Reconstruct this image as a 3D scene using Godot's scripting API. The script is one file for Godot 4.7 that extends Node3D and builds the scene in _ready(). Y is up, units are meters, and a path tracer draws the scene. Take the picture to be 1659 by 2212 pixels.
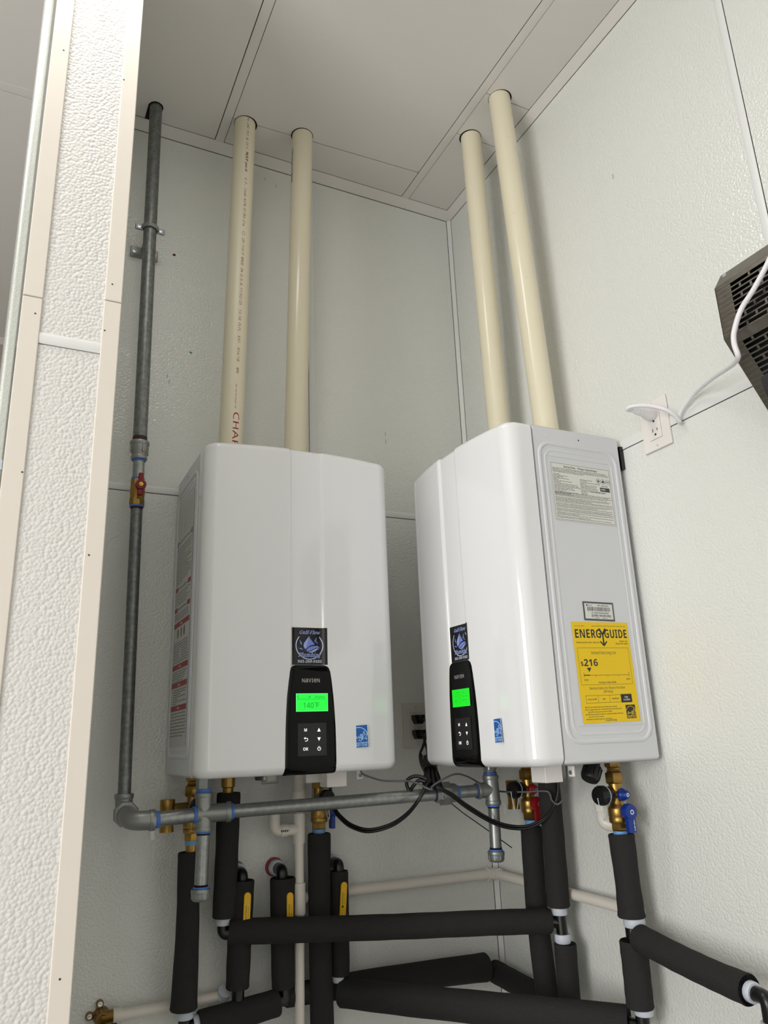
extends Node3D
# A utility-room corner: two wall-hung tankless water heaters with their vents, gas pipe and insulated water pipes.
# World: x right along the back wall, y up, z out of the back wall; the room corner is x = 0, z = 0; metres.

const Y0 := 1.77            # height of the heaters' undersides above the floor
const CEIL := 1.773 + Y0
const XL := -0.8761         # left side of the left heater
const ZR := 0.2154          # far side of the right heater
const W := 0.44
const H := 0.702

var M := {}
var used := {}
var rng := RandomNumberGenerator.new()


# ------------------------------------------------------------------ mesh building
class MB:
	var v := PackedVector3Array()
	var n := PackedVector3Array()
	var t := PackedVector2Array()
	var xf := Transform3D.IDENTITY

	func tri(a: Vector3, b: Vector3, c: Vector3, na: Vector3, nb: Vector3, nc: Vector3, ua := Vector2.ZERO, ub := Vector2.ZERO, uc := Vector2.ZERO) -> void:
		var cr := (b - a).cross(c - a)
		if cr.length_squared() < 1e-20:
			return
		if cr.dot(na + nb + nc) > 0.0:
			var s := b; b = c; c = s
			s = nb; nb = nc; nc = s
			var su := ub; ub = uc; uc = su
		for p in [a, b, c]:
			v.append(xf * p)
		for q in [na, nb, nc]:
			n.append((xf.basis * q).normalized())
		t.append(ua); t.append(ub); t.append(uc)

	func quad(a: Vector3, b: Vector3, c: Vector3, d: Vector3, nn: Vector3, u := [Vector2(0, 1), Vector2(1, 1), Vector2(1, 0), Vector2(0, 0)]) -> void:
		tri(a, b, c, nn, nn, nn, u[0], u[1], u[2])
		tri(a, c, d, nn, nn, nn, u[0], u[2], u[3])

	func quad4(a: Vector3, b: Vector3, c: Vector3, d: Vector3, na: Vector3, nb: Vector3, nc: Vector3, nd: Vector3) -> void:
		tri(a, b, c, na, nb, nc)
		tri(a, c, d, na, nc, nd)

	func mesh() -> ArrayMesh:
		var a := []
		a.resize(Mesh.ARRAY_MAX)
		a[Mesh.ARRAY_VERTEX] = v
		a[Mesh.ARRAY_NORMAL] = n
		a[Mesh.ARRAY_TEX_UV] = t
		var m := ArrayMesh.new()
		m.add_surface_from_arrays(Mesh.PRIMITIVE_TRIANGLES, a)
		return m

	static func frame(ax: Vector3) -> Basis:   # columns: u, axis, w
		ax = ax.normalized()
		var u := Vector3.UP.cross(ax) if absf(ax.y) < 0.95 else Vector3.RIGHT
		u = (u - ax * u.dot(ax)).normalized()
		return Basis(u, ax, u.cross(ax))

	# a solid of revolution: profile of (radius, height) from the foot up along the axis
	func lathe(o: Vector3, ax: Vector3, prof: Array, seg := 24, flat := false, spin := 0.0) -> MB:
		var f := frame(ax)
		var k := prof.size()
		var sn := []
		for i in k - 1:
			var d: Vector2 = prof[i + 1] - prof[i]
			sn.append(Vector2(d.y, -d.x).normalized() if d.length() > 1e-9 else Vector2(1, 0))
		for i in k - 1:
			var n0: Vector2 = sn[i]
			var n1: Vector2 = sn[i]
			if i > 0 and sn[i - 1].dot(sn[i]) > 0.75:
				n0 = (sn[i - 1] + sn[i]).normalized()
			if i < k - 2 and sn[i + 1].dot(sn[i]) > 0.75:
				n1 = (sn[i + 1] + sn[i]).normalized()
			for s in seg:
				var a0 := spin + TAU * s / seg
				var a1 := spin + TAU * (s + 1) / seg
				var d0 := f.x * cos(a0) + f.z * sin(a0)
				var d1 := f.x * cos(a1) + f.z * sin(a1)
				var e0 := d0
				var e1 := d1
				if flat:
					e0 = (d0 + d1).normalized(); e1 = e0
				var p: Vector2 = prof[i]
				var q: Vector2 = prof[i + 1]
				var A := o + d0 * p.x + f.y * p.y
				var B := o + d1 * p.x + f.y * p.y
				var C := o + d1 * q.x + f.y * q.y
				var D := o + d0 * q.x + f.y * q.y
				quad4(A, B, C, D, e0 * n0.x + f.y * n0.y, e1 * n0.x + f.y * n0.y, e1 * n1.x + f.y * n1.y, e0 * n1.x + f.y * n1.y)
		return self

	# a round tube along a path; radii is one number or one per point; u runs round it, v runs along it
	func tube(path: Array, radii: Variant, seg := 20, caps := true, squash := 1.0) -> MB:
		var k := path.size()
		var us := []
		var ds := []
		var u := Vector3.ZERO
		var ang0 := Vector3.ZERO
		for i in k:
			var d: Vector3 = ((path[mini(i + 1, k - 1)] as Vector3) - (path[maxi(i - 1, 0)] as Vector3)).normalized()
			if i == 0:
				u = frame(d).x
			else:
				u = (u - d * u.dot(d)).normalized()
			us.append(u); ds.append(d)
		var len := 0.0
		for i in k - 1:
			var a: Vector3 = path[i]
			var b: Vector3 = path[i + 1]
			var r0: float = radii[i] if radii is Array else radii
			var r1: float = radii[i + 1] if radii is Array else radii
			var w0: Vector3 = us[i].cross(ds[i])
			var w1: Vector3 = us[i + 1].cross(ds[i + 1])
			var l1 := len + a.distance_to(b)
			for s in seg:
				var a0 := TAU * s / seg
				var a1 := TAU * (s + 1) / seg
				var p0: Vector3 = us[i] * cos(a0) + w0 * sin(a0) * squash
				var p1: Vector3 = us[i] * cos(a1) + w0 * sin(a1) * squash
				var q0: Vector3 = us[i + 1] * cos(a0) + w1 * sin(a0) * squash
				var q1: Vector3 = us[i + 1] * cos(a1) + w1 * sin(a1) * squash
				var f0 := float(s) / seg
				var f1 := float(s + 1) / seg
				tri(a + p0 * r0, a + p1 * r0, b + q1 * r1, p0, p1, q1, Vector2(f0, len), Vector2(f1, len), Vector2(f1, l1))
				tri(a + p0 * r0, b + q1 * r1, b + q0 * r1, p0, q1, q0, Vector2(f0, len), Vector2(f1, l1), Vector2(f0, l1))
			len = l1
		if caps:
			for e in [0, k - 1]:
				var c: Vector3 = path[e]
				var r: float = radii[e] if radii is Array else radii
				var nn: Vector3 = -ds[e] if e == 0 else ds[e]
				var w: Vector3 = us[e].cross(ds[e])
				for s in seg:
					var a0 := TAU * s / seg
					var a1 := TAU * (s + 1) / seg
					tri(c, c + (us[e] * cos(a0) + w * sin(a0) * squash) * r, c + (us[e] * cos(a1) + w * sin(a1) * squash) * r, nn, nn, nn)
		return self

	# a box with rounded-looking chamfers
	func rbox(at: Transform3D, size: Vector3, bevel := 0.002) -> MB:
		var h := size * 0.5
		var b := minf(bevel, minf(h.x, minf(h.y, h.z)) * 0.98)
		var ax := [Vector3.RIGHT, Vector3.UP, Vector3.BACK]
		var pt := func(s: Vector3, face: int) -> Vector3:
			var p := Vector3(s.x * h.x, s.y * h.y, s.z * h.z)
			for k in 3:
				if k != face:
					p[k] -= s[k] * b
			return at * p
		var B := at.basis
		for f in 3:
			var g := (f + 1) % 3
			var e := (f + 2) % 3
			for sg in [-1.0, 1.0]:
				var c := []
				for q in [[-1, -1], [1, -1], [1, 1], [-1, 1]]:
					var s := Vector3.ZERO
					s[f] = sg; s[g] = q[0]; s[e] = q[1]
					c.append(pt.call(s, f))
				quad(c[0], c[1], c[2], c[3], B * (ax[f] * sg))
			for sa in [-1.0, 1.0]:
				for sb in [-1.0, 1.0]:
					var s0 := Vector3.ZERO
					s0[g] = sa; s0[e] = sb; s0[f] = -1.0
					var s1 := s0
					s1[f] = 1.0
					var na: Vector3 = B * (ax[g] * sa)
					var nb: Vector3 = B * (ax[e] * sb)
					quad4(pt.call(s0, g), pt.call(s1, g), pt.call(s1, e), pt.call(s0, e), na, na, nb, nb)
		for sx in [-1.0, 1.0]:
			for sy in [-1.0, 1.0]:
				for sz in [-1.0, 1.0]:
					var s := Vector3(sx, sy, sz)
					tri(pt.call(s, 0), pt.call(s, 1), pt.call(s, 2), B * Vector3(sx, 0, 0), B * Vector3(0, sy, 0), B * Vector3(0, 0, sz))
		return self

	func box(c: Vector3, size: Vector3, bevel := 0.0015) -> MB:
		return rbox(Transform3D(Basis(), c), size, bevel)

	# a flat outline pushed out along z from 0 to depth
	func prism(at: Transform3D, poly: PackedVector2Array, depth: float, smooth := false) -> MB:
		var idx := Geometry2D.triangulate_polygon(poly)
		var nf := at.basis * Vector3.BACK
		for i in range(0, idx.size(), 3):
			var p := [poly[idx[i]], poly[idx[i + 1]], poly[idx[i + 2]]]
			for z in [0.0, depth]:
				var nn: Vector3 = -nf if z == 0.0 else nf
				tri(at * Vector3(p[0].x, p[0].y, z), at * Vector3(p[1].x, p[1].y, z), at * Vector3(p[2].x, p[2].y, z), nn, nn, nn)
		var k := poly.size()
		var ccw := not Geometry2D.is_polygon_clockwise(poly)
		var en := []
		for i in k:
			var d: Vector2 = (poly[(i + 1) % k] - poly[i]).normalized()
			var q := Vector2(d.y, -d.x)
			en.append(q if ccw else -q)
		for i in k:
			var q0: Vector2 = en[i]
			var q1: Vector2 = en[i]
			if smooth:
				if en[(i + k - 1) % k].dot(en[i]) > 0.6: q0 = (en[(i + k - 1) % k] + en[i]).normalized()
				if en[(i + 1) % k].dot(en[i]) > 0.6: q1 = (en[(i + 1) % k] + en[i]).normalized()
			var a := poly[i]
			var b := poly[(i + 1) % k]
			var n0: Vector3 = at.basis * Vector3(q0.x, q0.y, 0)
			var n1: Vector3 = at.basis * Vector3(q1.x, q1.y, 0)
			quad4(at * Vector3(a.x, a.y, 0), at * Vector3(b.x, b.y, 0), at * Vector3(b.x, b.y, depth), at * Vector3(a.x, a.y, depth), n0, n1, n1, n0)
		return self

	# a thin sheet whose front (+z of «at») carries a picture
	func sheet(at: Transform3D, w: float, h: float, thick := 0.0004) -> MB:
		var a := Vector3(-w / 2, -h / 2, thick)
		var b := Vector3(w / 2, -h / 2, thick)
		var c := Vector3(w / 2, h / 2, thick)
		var d := Vector3(-w / 2, h / 2, thick)
		quad(at * a, at * b, at * c, at * d, at.basis * Vector3.BACK)
		var z := Vector3(0, 0, thick)
		var u := [Vector2(0.01, 0.01), Vector2(0.01, 0.01), Vector2(0.01, 0.01), Vector2(0.01, 0.01)]
		quad(at * a, at * b, at * (b - z), at * (a - z), at.basis * Vector3.DOWN, u)
		quad(at * b, at * c, at * (c - z), at * (b - z), at.basis * Vector3.RIGHT, u)
		quad(at * c, at * d, at * (d - z), at * (c - z), at.basis * Vector3.UP, u)
		quad(at * d, at * a, at * (a - z), at * (d - z), at.basis * Vector3.LEFT, u)
		return self

	# a surface through rows of points, smooth; sgn turns its front
	func grid(rows: Array, sgn := 1.0, uv := false) -> MB:
		var r := rows.size()
		var c: int = rows[0].size()
		var nr := []
		for i in r:
			var line := PackedVector3Array()
			for j in c:
				var du: Vector3 = rows[i][mini(j + 1, c - 1)] - rows[i][maxi(j - 1, 0)]
				var dv: Vector3 = rows[mini(i + 1, r - 1)][j] - rows[maxi(i - 1, 0)][j]
				line.append(du.cross(dv).normalized() * sgn)
			nr.append(line)
		for i in r - 1:
			for j in c - 1:
				var q := [Vector2(float(j) / (c - 1), 1.0 - float(i) / (r - 1)), Vector2(float(j + 1) / (c - 1), 1.0 - float(i) / (r - 1)), Vector2(float(j + 1) / (c - 1), 1.0 - float(i + 1) / (r - 1)), Vector2(float(j) / (c - 1), 1.0 - float(i + 1) / (r - 1))]
				tri(rows[i][j], rows[i][j + 1], rows[i + 1][j + 1], nr[i][j], nr[i][j + 1], nr[i + 1][j + 1], q[0], q[1], q[2])
				tri(rows[i][j], rows[i + 1][j + 1], rows[i + 1][j], nr[i][j], nr[i + 1][j + 1], nr[i + 1][j], q[0], q[2], q[3])
		return self


# ------------------------------------------------------------------ drawing flat print
class Canvas:
	var im: Image
	static var cache := {}

	func _init(w: int, h: int, bg: Color) -> void:
		im = Image.create(w, h, false, Image.FORMAT_RGB8)
		im.fill(bg)

	func rect(x: float, y: float, w: float, h: float, c: Color) -> void:
		im.fill_rect(Rect2i(roundi(x), roundi(y), maxi(1, roundi(w)), maxi(1, roundi(h))), c)

	func frame(x: float, y: float, w: float, h: float, t: float, c: Color) -> void:
		rect(x, y, w, t, c); rect(x, y + h - t, w, t, c); rect(x, y, t, h, c); rect(x + w - t, y, t, h, c)

	func poly(p: PackedVector2Array, c: Color) -> void:
		var lo := INF
		var hi := -INF
		for q in p:
			lo = minf(lo, q.y); hi = maxf(hi, q.y)
		for y in range(maxi(0, ceili(lo - 0.5)), mini(im.get_height() - 1, floori(hi - 0.5)) + 1):
			var yy := y + 0.5
			var xs := []
			for i in p.size():
				var a := p[i]
				var b := p[(i + 1) % p.size()]
				if (a.y <= yy) != (b.y <= yy):
					xs.append(a.x + (yy - a.y) * (b.x - a.x) / (b.y - a.y))
			xs.sort()
			for i in range(0, xs.size() - 1, 2):
				var x0 := roundi(xs[i])
				var x1 := roundi(xs[i + 1])
				if x1 > x0:
					im.fill_rect(Rect2i(x0, y, x1 - x0, 1), c)

	func disc(o: Vector2, rx: float, ry: float, c: Color) -> void:
		var p := PackedVector2Array()
		for i in 40:
			p.append(o + Vector2(cos(TAU * i / 40) * rx, sin(TAU * i / 40) * ry))
		poly(p, c)

	func stroke(pts: Array, w: float, c: Color) -> void:
		for i in pts.size() - 1:
			var a: Vector2 = pts[i]
			var b: Vector2 = pts[i + 1]
			var d := (b - a).normalized().orthogonal() * w * 0.5
			poly(PackedVector2Array([a + d, b + d, b - d, a - d]), c)
			if w > 2.5:
				disc(b, w * 0.5, w * 0.5, c)
				if i == 0:
					disc(a, w * 0.5, w * 0.5, c)

	func curve(pts: Array, w: float, c: Color, n := 8) -> void:
		var out := []
		for i in pts.size() - 1:
			var p0: Vector2 = pts[maxi(i - 1, 0)]
			var p3: Vector2 = pts[mini(i + 2, pts.size() - 1)]
			for k in n:
				out.append((pts[i] as Vector2).cubic_interpolate(pts[i + 1], p0, p3, float(k) / n))
		out.append(pts[-1])
		stroke(out, w, c)

	func ring(o: Vector2, r: float, w: float, c: Color, a0 := 0.0, a1 := TAU) -> void:
		var p := []
		for i in 61:
			var a := lerpf(a0, a1, i / 60.0)
			p.append(o + Vector2(cos(a), sin(a)) * r)
		stroke(p, w, c)

	static func glyphs(s: String, face: String, bold: bool) -> Array:   # triangles of a line of text with a cap height of 1 and the baseline at 0
		var key := face + str(bold) + s
		if not cache.has(key):
			var f := SystemFont.new()
			f.font_names = PackedStringArray([face])
			f.font_weight = 700 if bold else 400
			var out := []
			for word in ["H", s]:
				var m := TextMesh.new()
				m.font = f; m.font_size = 96; m.pixel_size = 1.0; m.depth = 0.0; m.text = word
				m.horizontal_alignment = HORIZONTAL_ALIGNMENT_LEFT
				out.append(m.get_mesh_arrays()[Mesh.ARRAY_VERTEX])
			var lo := INF
			var hi := -INF
			for p in out[0]:
				lo = minf(lo, p.y); hi = maxf(hi, p.y)
			var pts := PackedVector2Array()
			var left := INF
			var right := -INF
			for p in out[1]:
				left = minf(left, p.x); right = maxf(right, p.x)
			for p in out[1]:
				pts.append(Vector2(p.x - left, p.y - lo) / (hi - lo))
			cache[key] = [pts, (right - left) / (hi - lo)]
		return cache[key]

	# x, y: where the baseline starts (align 0), is centred (0.5) or ends (1); h: cap height; squeeze to width «fit»
	func text(s: String, x: float, y: float, h: float, c: Color, align := 0.0, bold := false, fit := 0.0, face := "Droid Sans", skew := 0.0, turn := 0.0) -> void:
		var g := glyphs(s, face, bold)
		var pts: PackedVector2Array = g[0]
		var sx: float = h if fit <= 0.0 else fit / g[1]
		var off: float = -align * g[1] * sx
		var ca := cos(turn)
		var sa := sin(turn)
		for i in range(0, pts.size() - 2, 3):
			var q := PackedVector2Array()
			for k in 3:
				var p := pts[i + k]
				var a := Vector2(off + p.x * sx + p.y * h * skew, -p.y * h)
				q.append(Vector2(x + a.x * ca - a.y * sa, y + a.x * sa + a.y * ca))
			poly(q, c)

	# a line of print too small to read
	func small(rng: RandomNumberGenerator, x: float, y: float, w: float, h: float, c: Color) -> void:
		var at := x
		while at < x + w - h:
			var k := minf(rng.randf_range(1.2, 5.5) * h, x + w - at)
			var e := at + k
			while at < e:
				var s := rng.randf_range(0.3, 0.75) * h
				rect(at, y + (0.0 if rng.randf() < 0.4 else h * 0.25), s, h * rng.randf_range(0.6, 0.85), c)
				at += s + 0.2 * h
			at += 0.5 * h

	func tex() -> ImageTexture:
		return ImageTexture.create_from_image(im)


# ------------------------------------------------------------------ helpers
func P(x: float, y: float, z: float) -> Vector3:
	return Vector3(x, y + Y0, z)

func numbered(s: String) -> String:
	var k: int = used.get(s, -1) + 1
	used[s] = k
	return s if k == 0 else "%s_%03d" % [s, k]

func thing(called: String, label: String, category: String, at := Transform3D.IDENTITY, group := "", kind := "") -> Node3D:
	var o := Node3D.new()
	o.name = numbered(called)
	o.transform = at
	o.set_meta("label", label)
	o.set_meta("category", category)
	if group: o.set_meta("group", group)
	if kind: o.set_meta("kind", kind)
	add_child(o, true)
	return o

func spot(v: Vector3) -> Transform3D:
	return Transform3D(Basis(), v)

# commits a builder as one named mesh under a parent; builders of children work in world or in the thing's own space («local»)
func part(called: String, b: MB, m: Material, parent: Node3D, label := "", local := false) -> MeshInstance3D:
	var o := MeshInstance3D.new()
	o.name = called
	if not local:
		var inv := parent.global_transform.affine_inverse()
		for i in b.v.size():
			b.v[i] = inv * b.v[i]
			b.n[i] = inv.basis * b.n[i]
	o.mesh = b.mesh()
	o.material_override = m
	if label: o.set_meta("label", label)
	parent.add_child(o, true)
	return o

func smooth(pts: Array, n := 6) -> Array:
	var out := []
	for i in pts.size() - 1:
		var p0: Vector3 = pts[maxi(i - 1, 0)]
		var p3: Vector3 = pts[mini(i + 2, pts.size() - 1)]
		for k in n:
			out.append((pts[i] as Vector3).cubic_interpolate(pts[i + 1], p0, p3, float(k) / n))
	out.append(pts[-1])
	return out

func bend(a: Vector3, corner: Vector3, b: Vector3, r: float, n := 8) -> Array:   # a path that turns a corner on an arc
	var u := (a - corner).normalized()
	var w := (b - corner).normalized()
	var d := r / tan(u.angle_to(w) * 0.5)
	var out := [a]
	for i in n + 1:
		var t := float(i) / n
		var p := corner + u * d * (1 - t) * (1 - t) + w * d * t * t
		out.append(p)
	out.append(b)
	return out

func mat(c: Color, rough := 0.5, metal := 0.0, spec := 0.5) -> StandardMaterial3D:
	var m := StandardMaterial3D.new()
	m.albedo_color = c
	m.roughness = rough
	m.metallic = metal
	m.metallic_specular = spec
	return m

func picture(t: Texture2D, rough := 0.4) -> StandardMaterial3D:
	var m := mat(Color.WHITE, rough)
	m.albedo_texture = t
	m.texture_repeat = false
	return m

func tri_map(m: StandardMaterial3D, metres: float) -> void:
	m.uv1_triplanar = true
	m.uv1_world_triplanar = true
	m.uv1_scale = Vector3.ONE / metres
	m.uv1_triplanar_sharpness = 8.0

func noise_image(size: int, kind: int, freq: float, oct: int, sd: int) -> Image:
	var n := FastNoiseLite.new()
	n.seed = sd
	n.noise_type = kind
	n.frequency = freq
	n.fractal_type = FastNoiseLite.FRACTAL_FBM if oct > 1 else FastNoiseLite.FRACTAL_NONE
	n.fractal_octaves = oct
	n.cellular_return_type = FastNoiseLite.RETURN_DISTANCE
	n.cellular_jitter = 1.0
	return n.get_seamless_image(size, size, false, false, 0.12)


func pebble_image() -> Image:   # the embossed grain of the plastic wall panels: small rounded pebbles with worm-like gaps
	var a := noise_image(768, FastNoiseLite.TYPE_CELLULAR, 1.0 / 15.0, 1, 7)
	var b := noise_image(768, FastNoiseLite.TYPE_SIMPLEX_SMOOTH, 1.0 / 34.0, 2, 8)
	var out := Image.create(768, 768, false, Image.FORMAT_L8)
	var da := a.get_data()
	var db := b.get_data()
	var dd := PackedByteArray()
	dd.resize(768 * 768)
	for i in dd.size():
		var c := 1.0 - da[i] / 255.0
		c = c * c * (3.0 - 2.0 * c)
		dd[i] = clampi(int(255.0 * (0.72 * c + 0.28 * db[i] / 255.0)), 0, 255)
	out.set_data(768, 768, false, Image.FORMAT_L8, dd)
	return out


func tinted(img: Image, lo: Color, hi: Color, gain := 1.0) -> ImageTexture:
	var d := img.get_data()
	var out := PackedByteArray()
	out.resize(d.size() * 3)
	for i in d.size():
		var t := clampf((d[i] / 255.0 - 0.5) * gain + 0.5, 0, 1)
		var c := lo.lerp(hi, t)
		out[i * 3] = int(c.r * 255); out[i * 3 + 1] = int(c.g * 255); out[i * 3 + 2] = int(c.b * 255)
	return ImageTexture.create_from_image(Image.create_from_data(img.get_width(), img.get_height(), false, Image.FORMAT_RGB8, out))


func make_materials() -> void:
	var peb := ImageTexture.create_from_image(pebble_image())
	var frp := mat(Color(0.898, 0.902, 0.882), 0.2, 0.0, 0.5)
	frp.heightmap_enabled = true
	frp.heightmap_texture = peb
	frp.heightmap_scale = 0.11
	tri_map(frp, 0.27)
	M.frp = frp
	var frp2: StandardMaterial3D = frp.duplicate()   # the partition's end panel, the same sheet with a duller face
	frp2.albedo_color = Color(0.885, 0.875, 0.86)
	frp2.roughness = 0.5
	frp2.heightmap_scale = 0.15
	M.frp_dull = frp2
	M.ceiling = mat(Color(0.915, 0.90, 0.882), 0.55)
	M.strip = mat(Color(0.91, 0.91, 0.90), 0.35)
	M.groove = mat(Color(0.30, 0.29, 0.28), 0.8)
	M.beige = mat(Color(0.905, 0.872, 0.83), 0.42)
	M.floor = mat(Color(0.42, 0.41, 0.40), 0.4)
	M.enamel = mat(Color(0.925, 0.925, 0.93), 0.12)
	M.enamel.clearcoat_enabled = true
	M.enamel.clearcoat = 0.5
	M.enamel.clearcoat_roughness = 0.05
	M.side = mat(Color(0.85, 0.855, 0.87), 0.32)
	M.black_gloss = mat(Color(0.012, 0.012, 0.013), 0.08, 0.0, 0.3)
	M.pad = mat(Color(0.045, 0.045, 0.047), 0.35)
	M.pvc = mat(Color(0.90, 0.865, 0.765), 0.22)
	M.pvc_white = mat(Color(0.90, 0.87, 0.83), 0.35)
	M.dark = mat(Color(0.02, 0.02, 0.02), 0.9)
	var gal := noise_image(512, FastNoiseLite.TYPE_SIMPLEX_SMOOTH, 0.02, 4, 3)
	M.galv = mat(Color.WHITE, 0.36, 0.85)
	M.galv.albedo_texture = tinted(gal, Color(0.57, 0.58, 0.58), Color(0.68, 0.69, 0.68), 0.9)
	tri_map(M.galv, 0.16)
	M.galv_dark = mat(Color.WHITE, 0.42, 0.85)
	M.galv_dark.albedo_texture = tinted(gal, Color(0.43, 0.44, 0.44), Color(0.58, 0.59, 0.58), 1.0)
	tri_map(M.galv_dark, 0.16)
	M.cast = mat(Color(0.60, 0.61, 0.60), 0.42, 0.8)
	M.zinc = mat(Color(0.86, 0.89, 0.92), 0.3, 0.9)
	M.emt = mat(Color.WHITE, 0.32, 0.7)
	M.emt.albedo_texture = tinted(gal, Color(0.80, 0.815, 0.80), Color(0.92, 0.93, 0.905), 0.9)
	tri_map(M.emt, 0.05)
	M.brass = mat(Color(0.66, 0.53, 0.29), 0.36, 1.0)
	M.sealant = mat(Color(0.28, 0.47, 0.78), 0.5)
	M.sealant_pale = mat(Color(0.42, 0.66, 0.90), 0.5)
	var fm := noise_image(256, FastNoiseLite.TYPE_SIMPLEX, 0.16, 2, 5)
	M.foam = mat(Color.WHITE, 0.85, 0.0, 0.35)
	M.foam.albedo_texture = tinted(fm, Color(0.115, 0.112, 0.11), Color(0.235, 0.23, 0.225), 2.0)
	M.foam.heightmap_enabled = true
	M.foam.heightmap_texture = ImageTexture.create_from_image(fm)
	M.foam.heightmap_scale = 0.05
	tri_map(M.foam, 0.055)
	M.black = mat(Color(0.03, 0.03, 0.032), 0.3)
	M.rubber = mat(Color(0.024, 0.028, 0.03), 0.38)
	M.clear_ring = mat(Color(0.80, 0.82, 0.86), 0.4)
	M.clear_ring.subsurf_scatter_enabled = true
	M.clear_ring.subsurf_scatter_strength = 0.2
	M.blue = mat(Color(0.05, 0.20, 0.55), 0.35)
	M.red = mat(Color(0.52, 0.03, 0.07), 0.4)
	M.red_ring = mat(Color(0.62, 0.12, 0.12), 0.45)
	M.yellow = mat(Color(0.93, 0.72, 0.03), 0.4)
	M.white_cord = mat(Color(0.93, 0.92, 0.93), 0.35)
	M.grey_wire = mat(Color(0.40, 0.40, 0.42), 0.45)
	M.plastic = mat(Color(0.93, 0.91, 0.895), 0.28)
	M.plastic_old = mat(Color(0.84, 0.82, 0.79), 0.35)
	var br := noise_image(256, FastNoiseLite.TYPE_SIMPLEX_SMOOTH, 0.03, 3, 11)
	M.stainless = mat(Color.WHITE, 0.30, 0.92)
	M.stainless.albedo_texture = tinted(br, Color(0.50, 0.48, 0.45), Color(0.56, 0.535, 0.505), 1.0)
	tri_map(M.stainless, 0.2)
	M.print_black = mat(Color(0.06, 0.06, 0.06), 0.5)
	M.stain_red = mat(Color(0.38, 0.02, 0.06), 0.5)
	M.stain_blue = mat(Color(0.30, 0.52, 0.55), 0.5)
	M.scuff = mat(Color(0.72, 0.72, 0.69), 0.5)
	M.tape = mat(Color(0.22, 0.10, 0.10), 0.6)
	M.lens = mat(Color(0.95, 0.95, 0.95), 0.5)
	M.lens.emission_enabled = true
	M.lens.emission = Color(1, 0.98, 0.94)
	M.lens.emission_energy_multiplier = 1.5


# ------------------------------------------------------------------ the scene
func _ready() -> void:
	rng.seed = 20
	var cam := Camera3D.new()
	cam.name = "camera"
	cam.position = P(-1.21646, 0.0579, 1.86072)
	cam.rotation = Vector3(0.293749, -0.460864, -0.0384575)
	cam.fov = rad_to_deg(2.0 * atan(1106.0 / 1635.33))
	cam.near = 0.02
	cam.current = true
	add_child(cam)
	var we := WorldEnvironment.new()
	we.name = "world_environment"
	var env := Environment.new()
	env.background_mode = Environment.BG_COLOR
	env.background_color = Color(0.5, 0.5, 0.5)
	env.background_energy_multiplier = 0.1
	env.tonemap_mode = Environment.TONE_MAPPER_LINEAR
	env.tonemap_exposure = 1.0
	env.sdfgi_enabled = true
	env.ssao_enabled = true
	env.ssil_enabled = true
	we.environment = env
	add_child(we)
	make_materials()
	ceiling_lamp(Vector3(-1.5, CEIL, 0.85), 1.22, 0.16, 0.0, 0.75, "long white ceiling lamp over the opening of the alcove")
	add_fill_window(Vector3(-4.2, 1.9, 2.6), 1.6, 2.0, 8.7)
	build_room()
	build_vents()
	var hl := Transform3D(Basis(), P(XL, 0, 0))
	var hr := Transform3D(Basis(Vector3.UP, -PI / 2), P(0, 0, ZR))
	make_label_pictures()
	heater(hl, "white tankless water heater on the back wall, the left one, display reading 140", true)
	heater(hr, "white tankless water heater on the right wall with a yellow label on its side", false)
	build_gas()
	valve_set(hl, Vector3(0.052, 0, 0.067), true, "brass hot water valve with red handle under the left water heater")
	valve_set(hl, Vector3(0.349, 0, 0.067), false, "brass cold water valve with blue handle under the left water heater")
	valve_set(hr, Vector3(0.055, 0, 0.07), true, "brass hot water valve with red handle under the right water heater")
	valve_set(hr, Vector3(0.358, 0, 0.07), false, "brass cold water valve with two blue handles under the right water heater")
	build_insulated_pipes()
	build_condensate()
	build_electrics()
	build_cabinet_unit()
	build_small_things()


func ceiling_lamp(at: Vector3, length: float, width: float, turn: float, energy: float, label: String) -> void:
	var o := thing("ceiling_lamp", label, "ceiling lamp", Transform3D(Basis(Vector3.UP, turn), at))
	part("housing", MB.new().box(Vector3(0, -0.022, 0), Vector3(length, 0.044, width), 0.006), M.strip, o, "", true)
	part("diffuser", MB.new().box(Vector3(0, -0.049, 0), Vector3(length - 0.02, 0.012, width - 0.02), 0.004), M.lens, o, "", true)
	var l := AreaLight3D.new()
	l.name = "lamp_light"
	l.area_size = Vector2(length - 0.02, width - 0.02)
	l.light_energy = energy
	l.light_color = Color(1.0, 0.99, 0.97)
	l.rotation = Vector3(-PI / 2, 0, 0)
	l.position = Vector3(0, -0.058, 0)
	l.shadow_enabled = true
	l.area_range = 12.0
	l.area_attenuation = 2.0
	o.add_child(l)


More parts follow.
